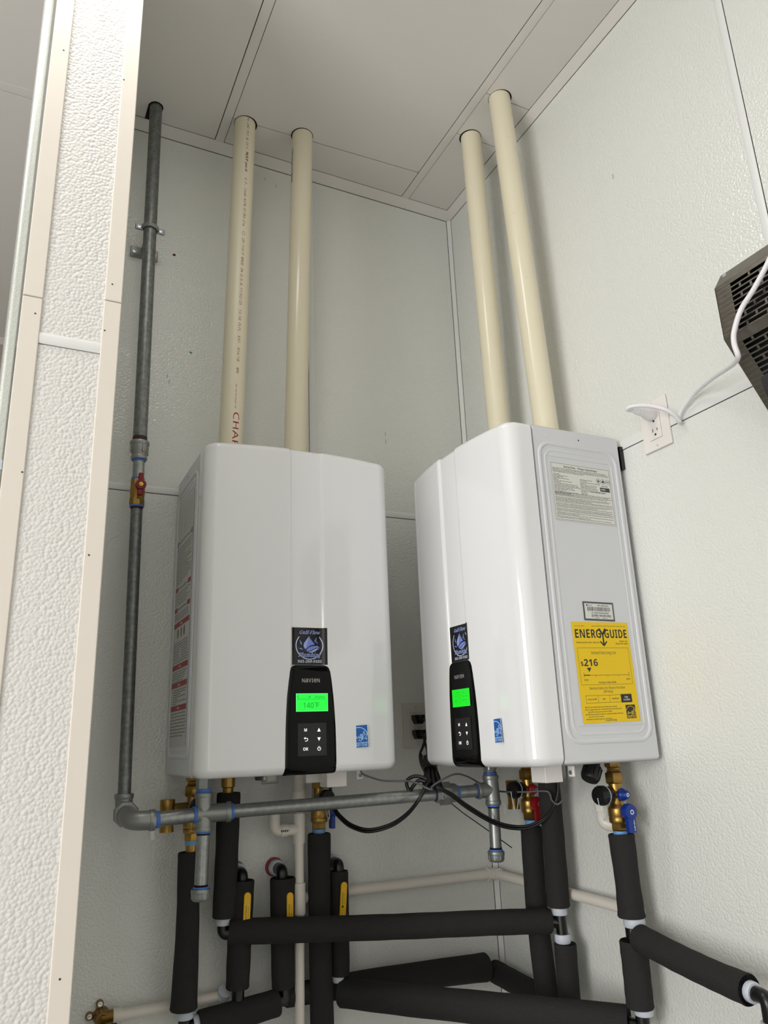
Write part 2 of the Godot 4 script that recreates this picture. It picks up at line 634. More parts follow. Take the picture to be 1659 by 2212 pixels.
func add_fill_window(at: Vector3, w: float, h: float, energy: float) -> void:   # added out-of-view glowing panel, shaped as a window, supplying light from the left
	var o := thing("window_1", "added frosted window panel, out of view, giving fill light from the left", "window", Transform3D(Basis(Vector3.UP, PI / 2), at), "", "structure")
	var m := mat(Color(0.9, 0.9, 0.9), 0.6)
	m.emission_enabled = true
	m.emission = Color(1, 1, 1)
	m.emission_energy_multiplier = 1.2
	part("added_glow_pane", MB.new().box(Vector3(0, 0, 0.010), Vector3(w, h, 0.012), 0.002), m, o, "", true)
	var b := MB.new()
	for s in [-1.0, 1.0]:
		b.box(Vector3(s * (w / 2 + 0.03), 0, 0.02), Vector3(0.06, h + 0.12, 0.04), 0.004)
		b.box(Vector3(0, s * (h / 2 + 0.03), 0.02), Vector3(w, 0.06, 0.04), 0.004)
	part("added_pane_frame", b, M.strip, o, "", true)
	var l := AreaLight3D.new()
	l.name = "added_side_light"
	l.area_size = Vector2(w, h)
	l.light_energy = energy
	l.light_color = Color(1.0, 0.998, 0.99)
	l.rotation = Vector3(0, PI, 0)
	l.position = Vector3(0, 0, 0.03)
	l.shadow_enabled = true
	l.area_range = 14.0
	l.area_attenuation = 2.0
	o.add_child(l)


func span(b: MB, a: Vector3, c: Vector3, bevel := 0.0005) -> MB:   # a box between two corners given with heights above the heaters' undersides
	return b.box(P((a.x + c.x) / 2, (a.y + c.y) / 2, (a.z + c.z) / 2), (c - a).abs(), bevel)


func build_room() -> void:
	var fl := -Y0
	var top := 1.773
	# --- floor
	var f := thing("floor", "smooth grey floor of the utility room", "floor", spot(Vector3(-2, 0, 1.2)), "", "structure")
	part("slab", span(MB.new(), Vector3(-4.3, fl - 0.1, -1.6), Vector3(0.1, fl, 4.0)), M.floor, f)
	# --- back wall, panels on a backing that shows dark in the joints
	var w := thing("wall_back", "white pebbled plastic panels of the back wall behind the left heater", "wall", spot(Vector3(-0.55, 0, 0)), "", "structure")
	part("backing", span(MB.new(), Vector3(-1.12, fl, -0.1), Vector3(0.1, top + 0.05, -0.0032)), M.groove, w)
	for p in [[-1.11, -0.5190, fl, 0.6712], [-0.5175, -0.0120, fl, 0.6712], [-1.11, -0.5190, 0.6790, 1.7552], [-0.5175, -0.0120, 0.6790, 1.7552]]:
		part("wall_panel", span(MB.new(), Vector3(p[0], p[2], -0.0035), Vector3(p[1], p[3], 0.0), 0.0004), M.frp, w)
	part("joint_strip", joint(Vector3(-1.11, 0.6728, 0), Vector3(-0.0105, 0.6728, 0), Vector3.UP, Vector3.BACK, 0.0172), M.strip, w)
	part("joint_strip", joint(Vector3(-0.5178, 0.6895, 0), Vector3(-0.5178, 1.76, 0), Vector3.RIGHT, Vector3.BACK, 0.0165), M.strip, w)
	part("joint_strip", joint(Vector3(-0.5178, fl, 0), Vector3(-0.5178, 0.6712, 0), Vector3.RIGHT, Vector3.BACK, 0.0165), M.strip, w)
	part("stain", MB.new().lathe(P(-0.9128, 1.3726, 0), Vector3.BACK, [Vector2(0.0045, 0), Vector2(0.0042, 0.0006), Vector2(0, 0.0008)], 9, false, 0.3), M.stain_red, w, "dark red paint spot")
	part("stain", MB.new().prism(Transform3D(Basis(), P(-0.8571, 1.0806, 0)), PackedVector2Array([Vector2(-0.0045, 0.001), Vector2(0.001, -0.003), Vector2(0.005, -0.0015), Vector2(0.003, 0.002), Vector2(-0.001, 0.003)]), 0.0005), M.stain_blue, w, "small blue-green smear")
	for q in [[334, -0.915, 1.0], [346, -0.9095, 0.985], [0, -0.2785, 0.93], [0, -0.278, 0.905], [0, -0.62, 1.70], [0, -0.655, 1.715]]:
		part("stain", MB.new().prism(Transform3D(Basis(), P(q[1], q[2], 0)), PackedVector2Array([Vector2(-0.0015, -0.006), Vector2(0.001, -0.007), Vector2(0.0018, 0.004), Vector2(0.0003, 0.008), Vector2(-0.001, 0.003)]), 0.0004), M.scuff, w, "grey scuff mark")
	# --- right wall
	var r := thing("wall_right", "white glossy pebbled plastic panels of the right wall", "wall", spot(Vector3(0, 0, 1.5)), "", "structure")
	part("backing", span(MB.new(), Vector3(0.0032, fl, -0.1), Vector3(0.1, top + 0.05, 4.0)), M.groove, r)
	for p in [[0.0120, 1.0830, fl, 0.6742], [1.1010, 2.32, fl, 0.6742], [2.3215, 3.9, fl, 0.6742], [0.0120, 1.0830, 0.683, 1.7552], [1.1012, 2.32, 0.683, 1.7552], [2.3215, 3.9, 0.683, 1.7552]]:
		part("wall_panel", span(MB.new(), Vector3(0, p[2], p[0]), Vector3(0.0035, p[3], p[1]), 0.0004), M.frp, r)
	part("joint_strip", joint(Vector3(0, 0.6758, 0.0105), Vector3(0, 0.6758, 3.9), Vector3.UP, Vector3.LEFT, 0.0205), M.strip, r)
	part("joint_strip", joint(Vector3(0, 0.6965, 1.0832), Vector3(0, 1.76, 1.0832), Vector3.BACK, Vector3.LEFT, 0.0165), M.strip, r)
	part("joint_strip", joint(Vector3(0, fl, 1.0832), Vector3(0, 0.6742, 1.0832), Vector3.BACK, Vector3.LEFT, 0.0165), M.strip, r)
	part("stain", MB.new().prism(Transform3D(Basis(Vector3.UP, -PI / 2), P(0, 1.36, 0.742)), PackedVector2Array([Vector2(-0.004, -0.006), Vector2(0.004, -0.006), Vector2(0.001, 0.0), Vector2(0.004, 0.006), Vector2(-0.004, 0.006), Vector2(-0.001, 0)]), 0.0003), M.scuff, r, "faint grey mark")
	# --- corner and ceiling trims
	var t1 := thing("trim_1", "white inside-corner strip where the back and right walls meet", "trim", spot(Vector3(0, 0, 0)), "", "structure")
	part("strip", MB.new().prism(Transform3D(Basis(Vector3.RIGHT, Vector3.FORWARD, Vector3.UP), P(0, fl, 0)), PackedVector2Array([Vector2(0, 0), Vector2(0, -0.0105), Vector2(-0.0016, -0.0105), Vector2(-0.0105, -0.0016), Vector2(-0.0105, 0)]), 1.757 - fl), M.strip, t1)
	var sec := PackedVector2Array([Vector2(0, 1.757), Vector2(0.0018, 1.757), Vector2(0.033, 1.7705), Vector2(0.033, 1.7735), Vector2(0, 1.7735)])
	var t2 := thing("trim_2", "narrow white ceiling trim along the top of the back wall", "trim", spot(P(-0.55, 1.757, 0)), "", "structure")
	part("strip", MB.new().prism(Transform3D(Basis(Vector3.BACK, Vector3.UP, Vector3.LEFT), P(0, 0, 0)), sec, 1.11), M.ceiling, t2)
	var t3 := thing("trim_3", "narrow white ceiling trim along the top of the right wall", "trim", spot(P(0, 1.757, 1.5)), "", "structure")
	var sec3 := PackedVector2Array([Vector2(0, 1.757), Vector2(0.0018, 1.757), Vector2(0.0262, 1.7705), Vector2(0.0262, 1.7735), Vector2(0, 1.7735)])
	part("strip", MB.new().prism(Transform3D(Basis(Vector3.LEFT, Vector3.UP, Vector3.BACK), P(0, 0, 0)), sec3, 3.9), M.ceiling, t3)
	# --- ceiling: panels, joint strips and cut filler pieces
	var c := thing("ceiling", "white plastic ceiling panels with joint strips, cut around the pipes", "ceiling", spot(Vector3(-1, CEIL, 1)), "", "structure")
	part("deck", span(MB.new(), Vector3(-4.3, top + 0.0032, -1.6), Vector3(0.1, top + 0.12, 4.0)), M.groove, c)
	var flat := Transform3D(Basis(Vector3.RIGHT, Vector3.BACK, Vector3.DOWN), P(0, top + 0.0035, 0))
	for q in [
		[-4.2, -0.0, -1.107, -0.0, -1.107, 3.9, -4.2, 3.9],
		[-4.2, -1.46, -1.24, -1.46, -1.24, -0.0215, -4.2, -0.0215],
		[-1.105, 0.035, -0.8195, 0.035, -0.8190, 3.9, -1.105, 3.9],
		[-0.7905, 0.035, -0.2012, 0.035, -0.2012, 0.1508, -0.7905, 0.1308],
		[-0.7905, 0.1336, -0.2012, 0.1540, -0.2012, 3.9, -0.7905, 3.9],
		[-0.1728, 0.035, -0.028, 0.035, -0.028, 0.3395, -0.1728, 0.3395],
		[-0.1728, 0.3418, -0.028, 0.3418, -0.028, 0.4978, -0.1728, 0.4978],
		[-0.1728, 0.5004, -0.028, 0.5004, -0.028, 3.9, -0.1728, 3.9]]:
		part("ceiling_panel", MB.new().prism(flat, PackedVector2Array([Vector2(q[0], q[1]), Vector2(q[2], q[3]), Vector2(q[4], q[5]), Vector2(q[6], q[7])]), 0.0035), M.ceiling, c)
	part("joint_strip", joint(Vector3(-0.8172, top, 0.033), Vector3(-0.8172, top, 3.9), Vector3.RIGHT, Vector3.DOWN, 0.0250, 0.0007), M.ceiling, c)
	part("joint_strip", joint(Vector3(-0.1992, top, 0.033), Vector3(-0.1992, top, 3.9), Vector3.RIGHT, Vector3.DOWN, 0.0250, 0.0007), M.ceiling, c)
	part("joint_strip", joint(Vector3(-4.2, top, -0.020), Vector3(-1.2495, top, -0.020), Vector3.BACK, Vector3.DOWN, 0.0290, 0.0007), M.ceiling, c)
	for q in [[-0.754, 0.125, 0.0333, 0.002], [-0.587, 0.148, 0.0326, -0.001], [-0.125, 0.342, 0.0328, -0.002], [-0.129, 0.4985, 0.0330, 0.002]]:
		part("pipe_cutout", MB.new().lathe(P(q[0] + q[3], top + 0.0005, q[1]), Vector3.DOWN, [Vector2(0, 0), Vector2(q[2], 0), Vector2(q[2], 0.0008), Vector2(0, 0.0010)], 26), M.dark, c, "dark gap cut round a pipe")
	part("pipe_cutout", MB.new().prism(Transform3D(Basis(Vector3.RIGHT, Vector3.BACK, Vector3.DOWN), P(0, top + 0.0005, 0)), PackedVector2Array([Vector2(-1.0185, 0.034), Vector2(-0.982, 0.034), Vector2(-0.9765, 0.09), Vector2(-0.981, 0.1), Vector2(-0.990, 0.1055), Vector2(-1.0, 0.1065), Vector2(-1.010, 0.101), Vector2(-1.0165, 0.09)]), 0.0012), M.dark, c, "dark slot cut behind the gas pipe")
	# --- partition at the left of the alcove
	var pt := thing("wall_left", "end of the partition wall, white pebbled panel between beige corner trims", "wall", spot(Vector3(-1.18, 0, 0.7)), "", "structure")
	part("core", span(MB.new(), Vector3(-1.2498, fl, -1.5), Vector3(-1.1095, top + 0.05, 0.6965)), M.strip, pt)
	part("side_panel", span(MB.new(), Vector3(-1.1097, fl, 0.0), Vector3(-1.1075, top, 0.69)), M.frp, pt)
	part("side_panel", span(MB.new(), Vector3(-1.2520, fl, -1.46), Vector3(-1.2496, top, 0.69)), M.frp, pt)
	part("end_panel", span(MB.new(), Vector3(-1.2450, fl, 0.6960), Vector3(-1.1150, 0.6640, 0.6995)), M.frp_dull, pt)
	part("end_panel", span(MB.new(), Vector3(-1.2450, 0.6720, 0.6960), Vector3(-1.1150, top, 0.6995)), M.frp_dull, pt)
	part("joint_strip", joint(Vector3(-1.2250, 0.6652, 0.6995), Vector3(-1.1335, 0.6652, 0.6995), Vector3.UP, Vector3.BACK, 0.0185), M.strip, pt)
	for q in [[-1.2527, -1.2237, -1.0, fl, 0.7420], [-1.2527, -1.2237, -1.0, 0.7428, top], [-1.1342, -1.1070, 1.0, fl, 0.7615], [-1.1342, -1.1070, 1.0, 0.7623, top]]:
		var b := MB.new()
		span(b, Vector3(q[0], q[3], 0.6985), Vector3(q[1], q[4], 0.7030), 0.0017)
		var xo: float = q[0] if q[2] < 0 else q[1]
		span(b, Vector3(xo, q[3], 0.672), Vector3(xo - q[2] * 0.0028, q[4], 0.7018), 0.0008)
		part("corner_trim", b, M.beige, pt, "beige corner trim")
	for q in [[155, -1.2333, 1.2367], [100, -1.2325, 0.713], [63, -1.2268, 0.452], [16, -1.230, 0.135], [281, -1.1310, 1.215], [254, -1.1239, 0.793], [244.6, -1.130, 0.706], [206, -1.1273, 0.335], [144, -1.1225, -0.214]]:
		part("nail_hole", MB.new().lathe(P(q[1], q[2], 0.7029), Vector3.BACK, [Vector2(0.0016, 0), Vector2(0.0014, 0.0004), Vector2(0, 0.0005)], 10), M.groove, pt, "dark nail hole")
	# --- the rest of the room, so that light stays in
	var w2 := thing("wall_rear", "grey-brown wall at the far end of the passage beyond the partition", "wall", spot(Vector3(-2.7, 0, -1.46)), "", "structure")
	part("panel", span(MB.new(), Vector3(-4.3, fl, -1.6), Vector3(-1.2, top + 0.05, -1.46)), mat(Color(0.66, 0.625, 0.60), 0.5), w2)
	var t4 := thing("trim_4", "white ceiling trim above the wall at the end of the passage", "trim", spot(P(-2.7, 1.75, -1.46)), "", "structure")
	part("strip", MB.new().prism(Transform3D(Basis(Vector3.BACK, Vector3.UP, Vector3.LEFT), P(-1.25, 0, -1.46)), sec, 2.95), M.ceiling, t4)
	var w3 := thing("wall_side", "white wall along the left side of the room", "wall", spot(Vector3(-4.2, 0, 1.2)), "", "structure")
	part("panel", span(MB.new(), Vector3(-4.3, fl, -1.6), Vector3(-4.2, top + 0.05, 4.0)), M.strip, w3)
	var w4 := thing("wall_front", "white wall behind the camera", "wall", spot(Vector3(-2, 0, 3.9)), "", "structure")
	part("panel", span(MB.new(), Vector3(-4.3, fl, 3.9), Vector3(0.1, top + 0.05, 4.0)), M.strip, w4)


# a slightly domed joint strip: its first edge runs from a to b (heights above the heaters), it is w wide towards «side» and stands out towards «out»
func joint(a: Vector3, b: Vector3, side: Vector3, out: Vector3, w: float, high := 0.0021) -> MB:
	var m := MB.new()
	var dir := (b - a).normalized()
	var poly := PackedVector2Array([Vector2(0, -0.0004), Vector2(0, high * 0.45), Vector2(w * 0.12, high * 0.8), Vector2(w * 0.32, high), Vector2(w * 0.68, high), Vector2(w * 0.88, high * 0.8), Vector2(w, high * 0.45), Vector2(w, -0.0004)])
	return m.prism(Transform3D(Basis(side, out, dir), P(a.x, a.y, a.z)), poly, a.distance_to(b), true)


# ------------------------------------------------------------------ vent pipes
func build_vents() -> void:
	var pr := Canvas.new(512, 2048, M.pvc.albedo_color)     # the print on the first pipe; 1.09 m of pipe from the heater to the ceiling
	var ink := Color(0.40, 0.13, 0.12)
	var red := Color(0.58, 0.08, 0.14)
	var k := 2048.0 / 1.09
	var yy := func(hgt: float) -> float: return (hgt - 0.70) * k   # picture row of a height; the print reads downwards
	var col := 131.0
	for q in [["PW 280 PSI @ 23°C", 1.773, 1.664, 16.0, false], ["NSF", 1.655, 1.6235, 20.0, true], ["pw-G", 1.619, 1.590, 17.0, true], ["U.P. Code", 1.568, 1.508, 18.0, false], ["ASTM D1785-21a", 1.502, 1.414, 18.0, false], ["CP-110-P", 1.374, 1.3235, 18.0, false], ["MADE IN U.S.A.11/02/25", 1.316, 1.172, 18.0, false], ["13:58 PLFL", 1.157, 1.094, 17.0, false], ["EXT. #1A/1B", 1.080, 1.008, 17.0, false], ["MN", 0.990, 0.975, 17.0, false], ["www.charlottepipe.com", 0.945, 0.877, 9.0, false]]:
		pr.text(q[0], col, yy.call(q[1]), q[3], ink if q[3] > 12 else red, 0.0, q[4], (q[1] - q[2]) * k, "Droid Sans Mono" if not q[4] else "Droid Sans", 0.15, -PI / 2)
	pr.ring(Vector2(col - 9, yy.call(1.390)), 10, 1.8, ink)
	pr.text("CHAR", col + 8, yy.call(0.8655), 42, red, 0.0, false, (0.8655 - 0.7713) * k, "Droid Sans", 0.0, -PI / 2)
	var pm := picture(pr.tex(), 0.38)
	pm.texture_repeat = true
	pm.uv1_scale = Vector3(1, 1 / 1.09, 1)
	var bc := Canvas.new(256, 1024, M.pvc.albedo_color)
	for i in 26:
		bc.rect(120, 850 + i * 4.2 + rng.randf() * 2, 18 + rng.randf() * 4, 1.4 + rng.randf() * 1.2, Color(0.25, 0.23, 0.2))
	var bm := picture(bc.tex(), 0.22)
	bm.texture_repeat = true
	bm.uv1_scale = Vector3(1, 1 / 1.09, 1)
	var list := [
		[P(-0.768, 0.70, 0.097), P(-0.7537, 1.79, 0.1255), "cream vent pipe with red lettering, leftmost of the four", pm],
		[P(-0.594, 0.70, 0.092), P(-0.5868, 1.79, 0.1488), "plain cream vent pipe above the left heater, right of the lettered one", bm],
		[P(-0.096, 0.70, 0.3202), P(-0.1255, 1.79, 0.3424), "cream vent pipe nearest the room corner above the right heater", M.pvc],
		[P(-0.0832, 0.70, 0.4975), P(-0.1297, 1.79, 0.4985), "rightmost cream vent pipe, rising above the right heater nearest the socket", M.pvc]]
	for i in 4:
		var q: Array = list[i]
		var o := thing("vent_pipe", q[2], "vent pipe", spot(q[0]), "cream vent pipes between the heaters and the ceiling")
		part("pipe", MB.new().tube([q[0], q[1]], 0.03015, 40), q[3], o)
		var ax: Vector3 = (q[1] - q[0]).normalized()
		part("hose_clamp", MB.new().lathe(q[0] + ax * 0.002, ax, [Vector2(0.030, 0), Vector2(0.0325, 0), Vector2(0.0325, 0.010), Vector2(0.030, 0.010)], 36), M.zinc, o, "metal hose clamp")
		if i == 3:
			part("rim", MB.new().lathe(q[0] + ax * 0.013, ax, [Vector2(0.030, 0), Vector2(0.0335, 0), Vector2(0.0325, 0.003), Vector2(0.030, 0.004)], 36), M.pvc, o)
			part("clamp_screw", MB.new().box(q[0] + Vector3(0.022, 0.008, 0.027), Vector3(0.016, 0.009, 0.008), 0.002), M.zinc, o)
			for s in [[0.62, 0.6], [0.84, 1.1], [0.44, 0.9]]:
				var c: Vector3 = (q[0] as Vector3).lerp(q[1], s[0])
				var dir := Vector3(-0.62, 0, 0.78).rotated(Vector3.UP, s[1] - 0.8)
				part("scratch", MB.new().rbox(Transform3D(Basis.looking_at(-dir, Vector3.UP), c + dir * 0.0301), Vector3(0.0012, 0.006, 0.0006), 0.0002), M.scuff, o, "dark scratch")


# ------------------------------------------------------------------ pictures for labels
var T := {}

func energy_mark(c: Canvas, x: float, y: float, w: float, h: float, bg: Color, fg: Color) -> void:
	c.rect(x, y, w, h, bg)
	var s := w / 100.0
	c.ring(Vector2(x + 50 * s, y + 62 * s), 51 * s, 4.2 * s, fg, PI * 1.12, PI * 1.93)
	var o := Vector2(x, y)
	var z := func(a: Array) -> Array:
		var out := []
		for i in range(0, a.size(), 2): out.append(o + Vector2(a[i], a[i + 1]) * s)
		return out
	c.curve(z.call([5, 72, 12, 72, 22, 58, 22, 50, 15, 56, 13, 70, 20, 72, 27, 60, 30, 58, 29, 70, 36, 60, 39, 60, 39, 68, 46, 66, 52, 56]), 2.8 * s, fg)
	c.curve(z.call([52, 56, 48, 64, 56, 64, 60, 54, 52, 80, 47, 80]), 2.8 * s, fg)
	c.curve(z.call([60, 54, 58, 66, 66, 62, 70, 52, 62, 82, 57, 83]), 2.8 * s, fg)
	c.curve(z.call([70, 52, 70, 62, 77, 58, 82, 50]), 2.8 * s, fg)
	var st := []
	for i in 11:
		var r := 23.0 if i % 2 == 0 else 9.0
		var a := -PI / 2 + TAU * i / 10.0
		st.append(o + (Vector2(80, 57) + Vector2(cos(a), sin(a)) * Vector2(r, r * 1.1)) * s)
	c.stroke(st, 2.9 * s, fg)
	c.rect(x, y + h * 0.775, w, h * 0.03, fg)
	c.text("ENERGY STAR", x + w * 0.5, y + h * 0.955, h * 0.125, fg, 0.5, true, w * 0.90)

func make_label_pictures() -> void:
	var white := Color(0.93, 0.93, 0.91)
	var k := Color(0.10, 0.10, 0.10)
	# plumber's sticker
	var c := Canvas.new(512, 540, Color(0.022, 0.022, 0.024))
	var lav := Color(0.46, 0.54, 0.84)
	var pale := Color(0.62, 0.68, 0.90)
	c.ring(Vector2(256, 262), 196, 13, Color(0.80, 0.83, 0.95), PI * 1.78, PI * 3.22)
	c.text("Gulf-Flow", 262, 98, 52, Color(0.10, 0.13, 0.28), 0.5, true, 308, "Droid Serif", 0.35)
	c.text("Gulf-Flow", 258, 94, 52, pale, 0.5, true, 304, "Droid Serif", 0.35)
	c.poly(PackedVector2Array([Vector2(250, 118), Vector2(268, 160), Vector2(300, 200), Vector2(336, 245), Vector2(270, 258), Vector2(225, 292), Vector2(200, 318), Vector2(178, 300), Vector2(168, 262), Vector2(176, 225), Vector2(208, 180), Vector2(238, 140)]), lav)
	c.poly(PackedVector2Array([Vector2(246, 140), Vector2(236, 200), Vector2(205, 300), Vector2(180, 296), Vector2(170, 262), Vector2(178, 226), Vector2(210, 182)]), pale)
	c.poly(PackedVector2Array([Vector2(206, 336), Vector2(236, 296), Vector2(286, 272), Vector2(340, 266), Vector2(376, 262), Vector2(412, 290), Vector2(360, 292), Vector2(310, 312), Vector2(270, 336), Vector2(230, 346)]), lav)
	c.poly(PackedVector2Array([Vector2(228, 354), Vector2(280, 344), Vector2(320, 318), Vector2(362, 300), Vector2(404, 300), Vector2(370, 322), Vector2(330, 350), Vector2(280, 364)]), pale)
	for q in [[128, 214, 17, 40, 0.35], [124, 306, 15, 36, 1.25], [352, 172, 16, 40, -0.35], [372, 224, 11, 26, -2.5]]:
		var p := PackedVector2Array()
		for i in 24:
			var a := TAU * i / 24
			var r := Vector2(cos(a) * q[2] * (0.55 - 0.45 * sin(a)), sin(a) * q[3])
			p.append(Vector2(q[0], q[1]) + (-r).rotated(-q[4]))
		c.poly(p, lav)
	c.text("Plumbing", 256, 430, 60, Color(0.10, 0.13, 0.28), 0.5, true, 330, "Droid Serif", 0.35)
	c.text("Plumbing", 252, 426, 60, pale, 0.5, true, 326, "Droid Serif", 0.35)
	c.small(rng, 140, 452, 230, 9, Color(0.35, 0.37, 0.45))
	c.text("941-269-9103", 256, 510, 40, Color(0.86, 0.88, 0.97), 0.5, true, 352, "Droid Serif", 0.2)
	T.plumber = picture(c.tex(), 0.16)
	# energy star
	c = Canvas.new(360, 420, white)
	energy_mark(c, 6, 6, 348, 408, Color(0.0, 0.36, 0.68), Color(0.72, 0.85, 1.0))
	T.star = picture(c.tex(), 0.3)
	# yellow energy label
	var ye := Color(0.945, 0.79, 0.0)
	var d := Color(0.12, 0.12, 0.10)
	c = Canvas.new(1000, 1350, ye)
	c.text("U.S. Government", 40, 62, 17, d)
	c.text("Federal law prohibits removal of this label before consumer purchase.", 345, 62, 17, d, 0.0, false, 615)
	c.text("ENERG", 40, 218, 118, d, 0.0, true, 455)
	c.text("GUIDE", 560, 218, 118, d, 0.0, true, 405)
	c.stroke([Vector2(478, 100), Vector2(527, 175)], 30, d)
	c.stroke([Vector2(576, 100), Vector2(527, 175)], 30, d)
	c.stroke([Vector2(527, 165), Vector2(527, 305)], 26, d)
	c.stroke([Vector2(475, 272), Vector2(527, 322)], 22, d)
	c.stroke([Vector2(579, 272), Vector2(527, 322)], 22, d)
	c.text("Instantaneous Water Heater - Natural Gas", 40, 290, 20, d, 0.0, true, 410)
	c.text("Navien, Inc.", 965, 272, 19, d, 1.0, true)
	c.text("Model NPE-240A2", 965, 306, 19, d, 1.0, true)
	c.frame(45, 352, 910, 500, 4, d)
	c.text("Estimated Yearly Energy Cost", 500, 440, 40, d, 0.5, false, 440)
	c.text("$", 78, 600, 62, d, 0.0, true)
	c.text("216", 132, 600, 92, d, 0.0, true, 240)
	c.poly(PackedVector2Array([Vector2(170, 622), Vector2(248, 622), Vector2(209, 680)]), d)
	c.rect(105, 722, 805, 5, d)
	c.rect(105, 716, 105, 12, d)
	for x in [105, 905]: c.rect(x, 685, 5, 66, d)
	for x in [310, 518, 715]: c.rect(x, 725, 4, 26, d)
	c.text("$214", 105, 795, 22, d, 0.0, true)
	c.text("$333", 912, 795, 22, d, 1.0, true)
	c.text("Cost Range of Similar Models", 500, 832, 21, d, 0.5, true, 310)
	c.text("Maximum Gallons Per Minute of Hot Water", 490, 912, 34, d, 0.5, false, 630)
	c.text("(GPM Rating)", 490, 958, 32, d, 0.5, false, 165)
	c.frame(90, 990, 615, 100, 4, d)
	c.rect(300, 990, 4, 100, d); c.rect(502, 990, 4, 100, d)
	c.rect(702, 985, 195, 112, d)
	c.text("very small", 195, 1050, 22, d, 0.5, true)
	c.text("low", 402, 1050, 22, d, 0.5, true)
	c.text("medium", 602, 1050, 22, d, 0.5, true)
	c.text("high", 800, 1034, 21, white, 0.5, true)
	c.text("5.6 GPM", 800, 1070, 21, white, 0.5, true)
	var row := 1150.0
	for s in ["Your cost will depend on your utility rates and use.", "Cost range based only on models fueled by natural gas with a", "  high GPM rating (greater than 4.0 GPM).", "Estimated energy cost based on a national average natural gas", "  cost of $1.21 per therm.", "Estimated yearly energy use:  179 therms."]:
		if not s.begins_with(" "): c.disc(Vector2(66, row - 7), 8, 8, d)
		c.text(s, 84 + (14 if s.begins_with(" ") else 0), row, 15.5, d, 0.0, true, s.length() * 10.2)
		row += 31
	c.text("ftc.gov/energy", 480, 1328, 20, d, 0.5, true)
	energy_mark(c, 762, 1130, 170, 180, d, ye)
	T.guide = picture(c.tex(), 0.42)
	# rating plate
	c = Canvas.new(1000, 800, Color(0.875, 0.875, 0.85))
	c.frame(10, 10, 980, 780, 4, k)
	c.text("Rating Plate,  *Plaque Signalétique", 500, 62, 27, k, 0.5, true, 560)
	for i in 4: c.small(rng, 30, 76 + i * 17, [900, 940, 930, 520][i], 11, k)
	for i in 16: c.small(rng, 30, 160 + i * 18.6, [120, 250, 160, 260, 90, 300, 110, 380, 420, 430, 300, 330, 200, 390, 260, 300][i], 11, k)
	for i in 12: c.small(rng, 470, 196 + i * 18.6, [200, 110, 330, 90, 280, 260, 290, 300, 420, 120, 100, 90][i], 11, k)
	for i in 3: c.ring(Vector2(785 + i * 82, 188), 36, 4, k)
	c.stroke([Vector2(785, 165), Vector2(785, 210)], 8, k); c.stroke([Vector2(765, 180), Vector2(805, 198)], 8, k); c.stroke([Vector2(805, 180), Vector2(765, 198)], 8, k)
	c.poly(PackedVector2Array([Vector2(867, 162), Vector2(898, 202), Vector2(836, 202)]), k)
	c.text("NSF", 949, 198, 22, k, 0.5, true)
	c.text("Low NOx", 885, 262, 18, k, 0.5, true)
	c.rect(800, 276, 165, 56, Color(0.13, 0.13, 0.13))
	c.text("AHRI", 812, 314, 24, Color(0.9, 0.9, 0.9), 0.0, true); c.small(rng, 886, 298, 70, 11, Color(0.6, 0.6, 0.6))
	c.small(rng, 620, 352, 250, 12, k)
	for i in 21:
		var gap: float = [0, 0, 0, 0, 8, 8, 8, 8, 8, 16, 16, 16, 16, 24, 24, 24, 32, 32, 32, 40, 40][i]
		c.small(rng, 30, 410 + i * 15.6 + gap * 0.9, [940, 900, 950, 870, 920, 890, 600, 930, 945, 940, 850, 700, 940, 930, 900, 940, 935, 360, 930, 560, 900][i], 10, k)
	T.rating = picture(c.tex(), 0.45)
	# serial number label
	c = Canvas.new(640, 300, Color(0.74, 0.75, 0.77))
	c.rect(0, 0, 640, 300, Color(0.07, 0.08, 0.10))
	c.rect(12, 12, 616, 276, Color(0.42, 0.43, 0.45))
	c.rect(26, 28, 588, 244, Color(0.87, 0.87, 0.85))
	c.rect(66, 44, 26, 26, k)
	c.text("Model:", 102, 68, 22, k)
	c.text("NPE-240A2(NG)", 300, 68, 24, k, 0.0, true, 235)
	c.text("SN:", 160, 186, 20, k, 0.0, true)
	c.text("2587D25Z0478494", 215, 188, 24, k, 0.0, true, 310)
	var x := 82.0
	while x < 550:
		var bw := rng.randf_range(3, 11)
		c.rect(x, 82, bw, 66, k); x += bw + rng.randf_range(3, 10)
	x = 160.0
	while x < 560:
		var bw := rng.randf_range(3, 10)
		c.rect(x, 202, bw, 44 if x < 200 or x > 520 else 34, k); x += bw + rng.randf_range(3, 10)
	c.small(rng, 230, 248, 90, 14, k); c.small(rng, 380, 248, 100, 14, k)
	T.serial = picture(c.tex(), 0.4)
	# long warning label
	c = Canvas.new(380, 1240, Color(0.80, 0.80, 0.785))
	var rr := Color(0.60, 0.10, 0.12)
	var g := Color(0.22, 0.22, 0.22)
	for i in 6:
		for j in 5: c.ring(Vector2(170 + j * 42, 50 + i * 24), 8, 2, Color(0.45, 0.45, 0.45))
	c.rect(8, 196, 22, 30, k); c.rect(345, 196, 22, 30, k); c.small(rng, 40, 204, 295, 12, g)
	for i in 17: c.small(rng, 12, 236 + i * 12, [356, 350, 352, 345, 200, 350, 340, 350, 250, 352, 300, 350, 345, 350, 340, 280, 150][i], 7, g)
	for b in [448, 556]:
		c.rect(8, b, 66, 24, rr); c.rect(306, b, 66, 24, rr); c.small(rng, 84, b + 6, 210, 13, g)
	for i in 6: c.small(rng, 12, 480 + i * 12, 340 - (i % 3) * 40, 7, g)
	for i in 4: c.small(rng, 12, 588 + i * 10, 330, 7, g)
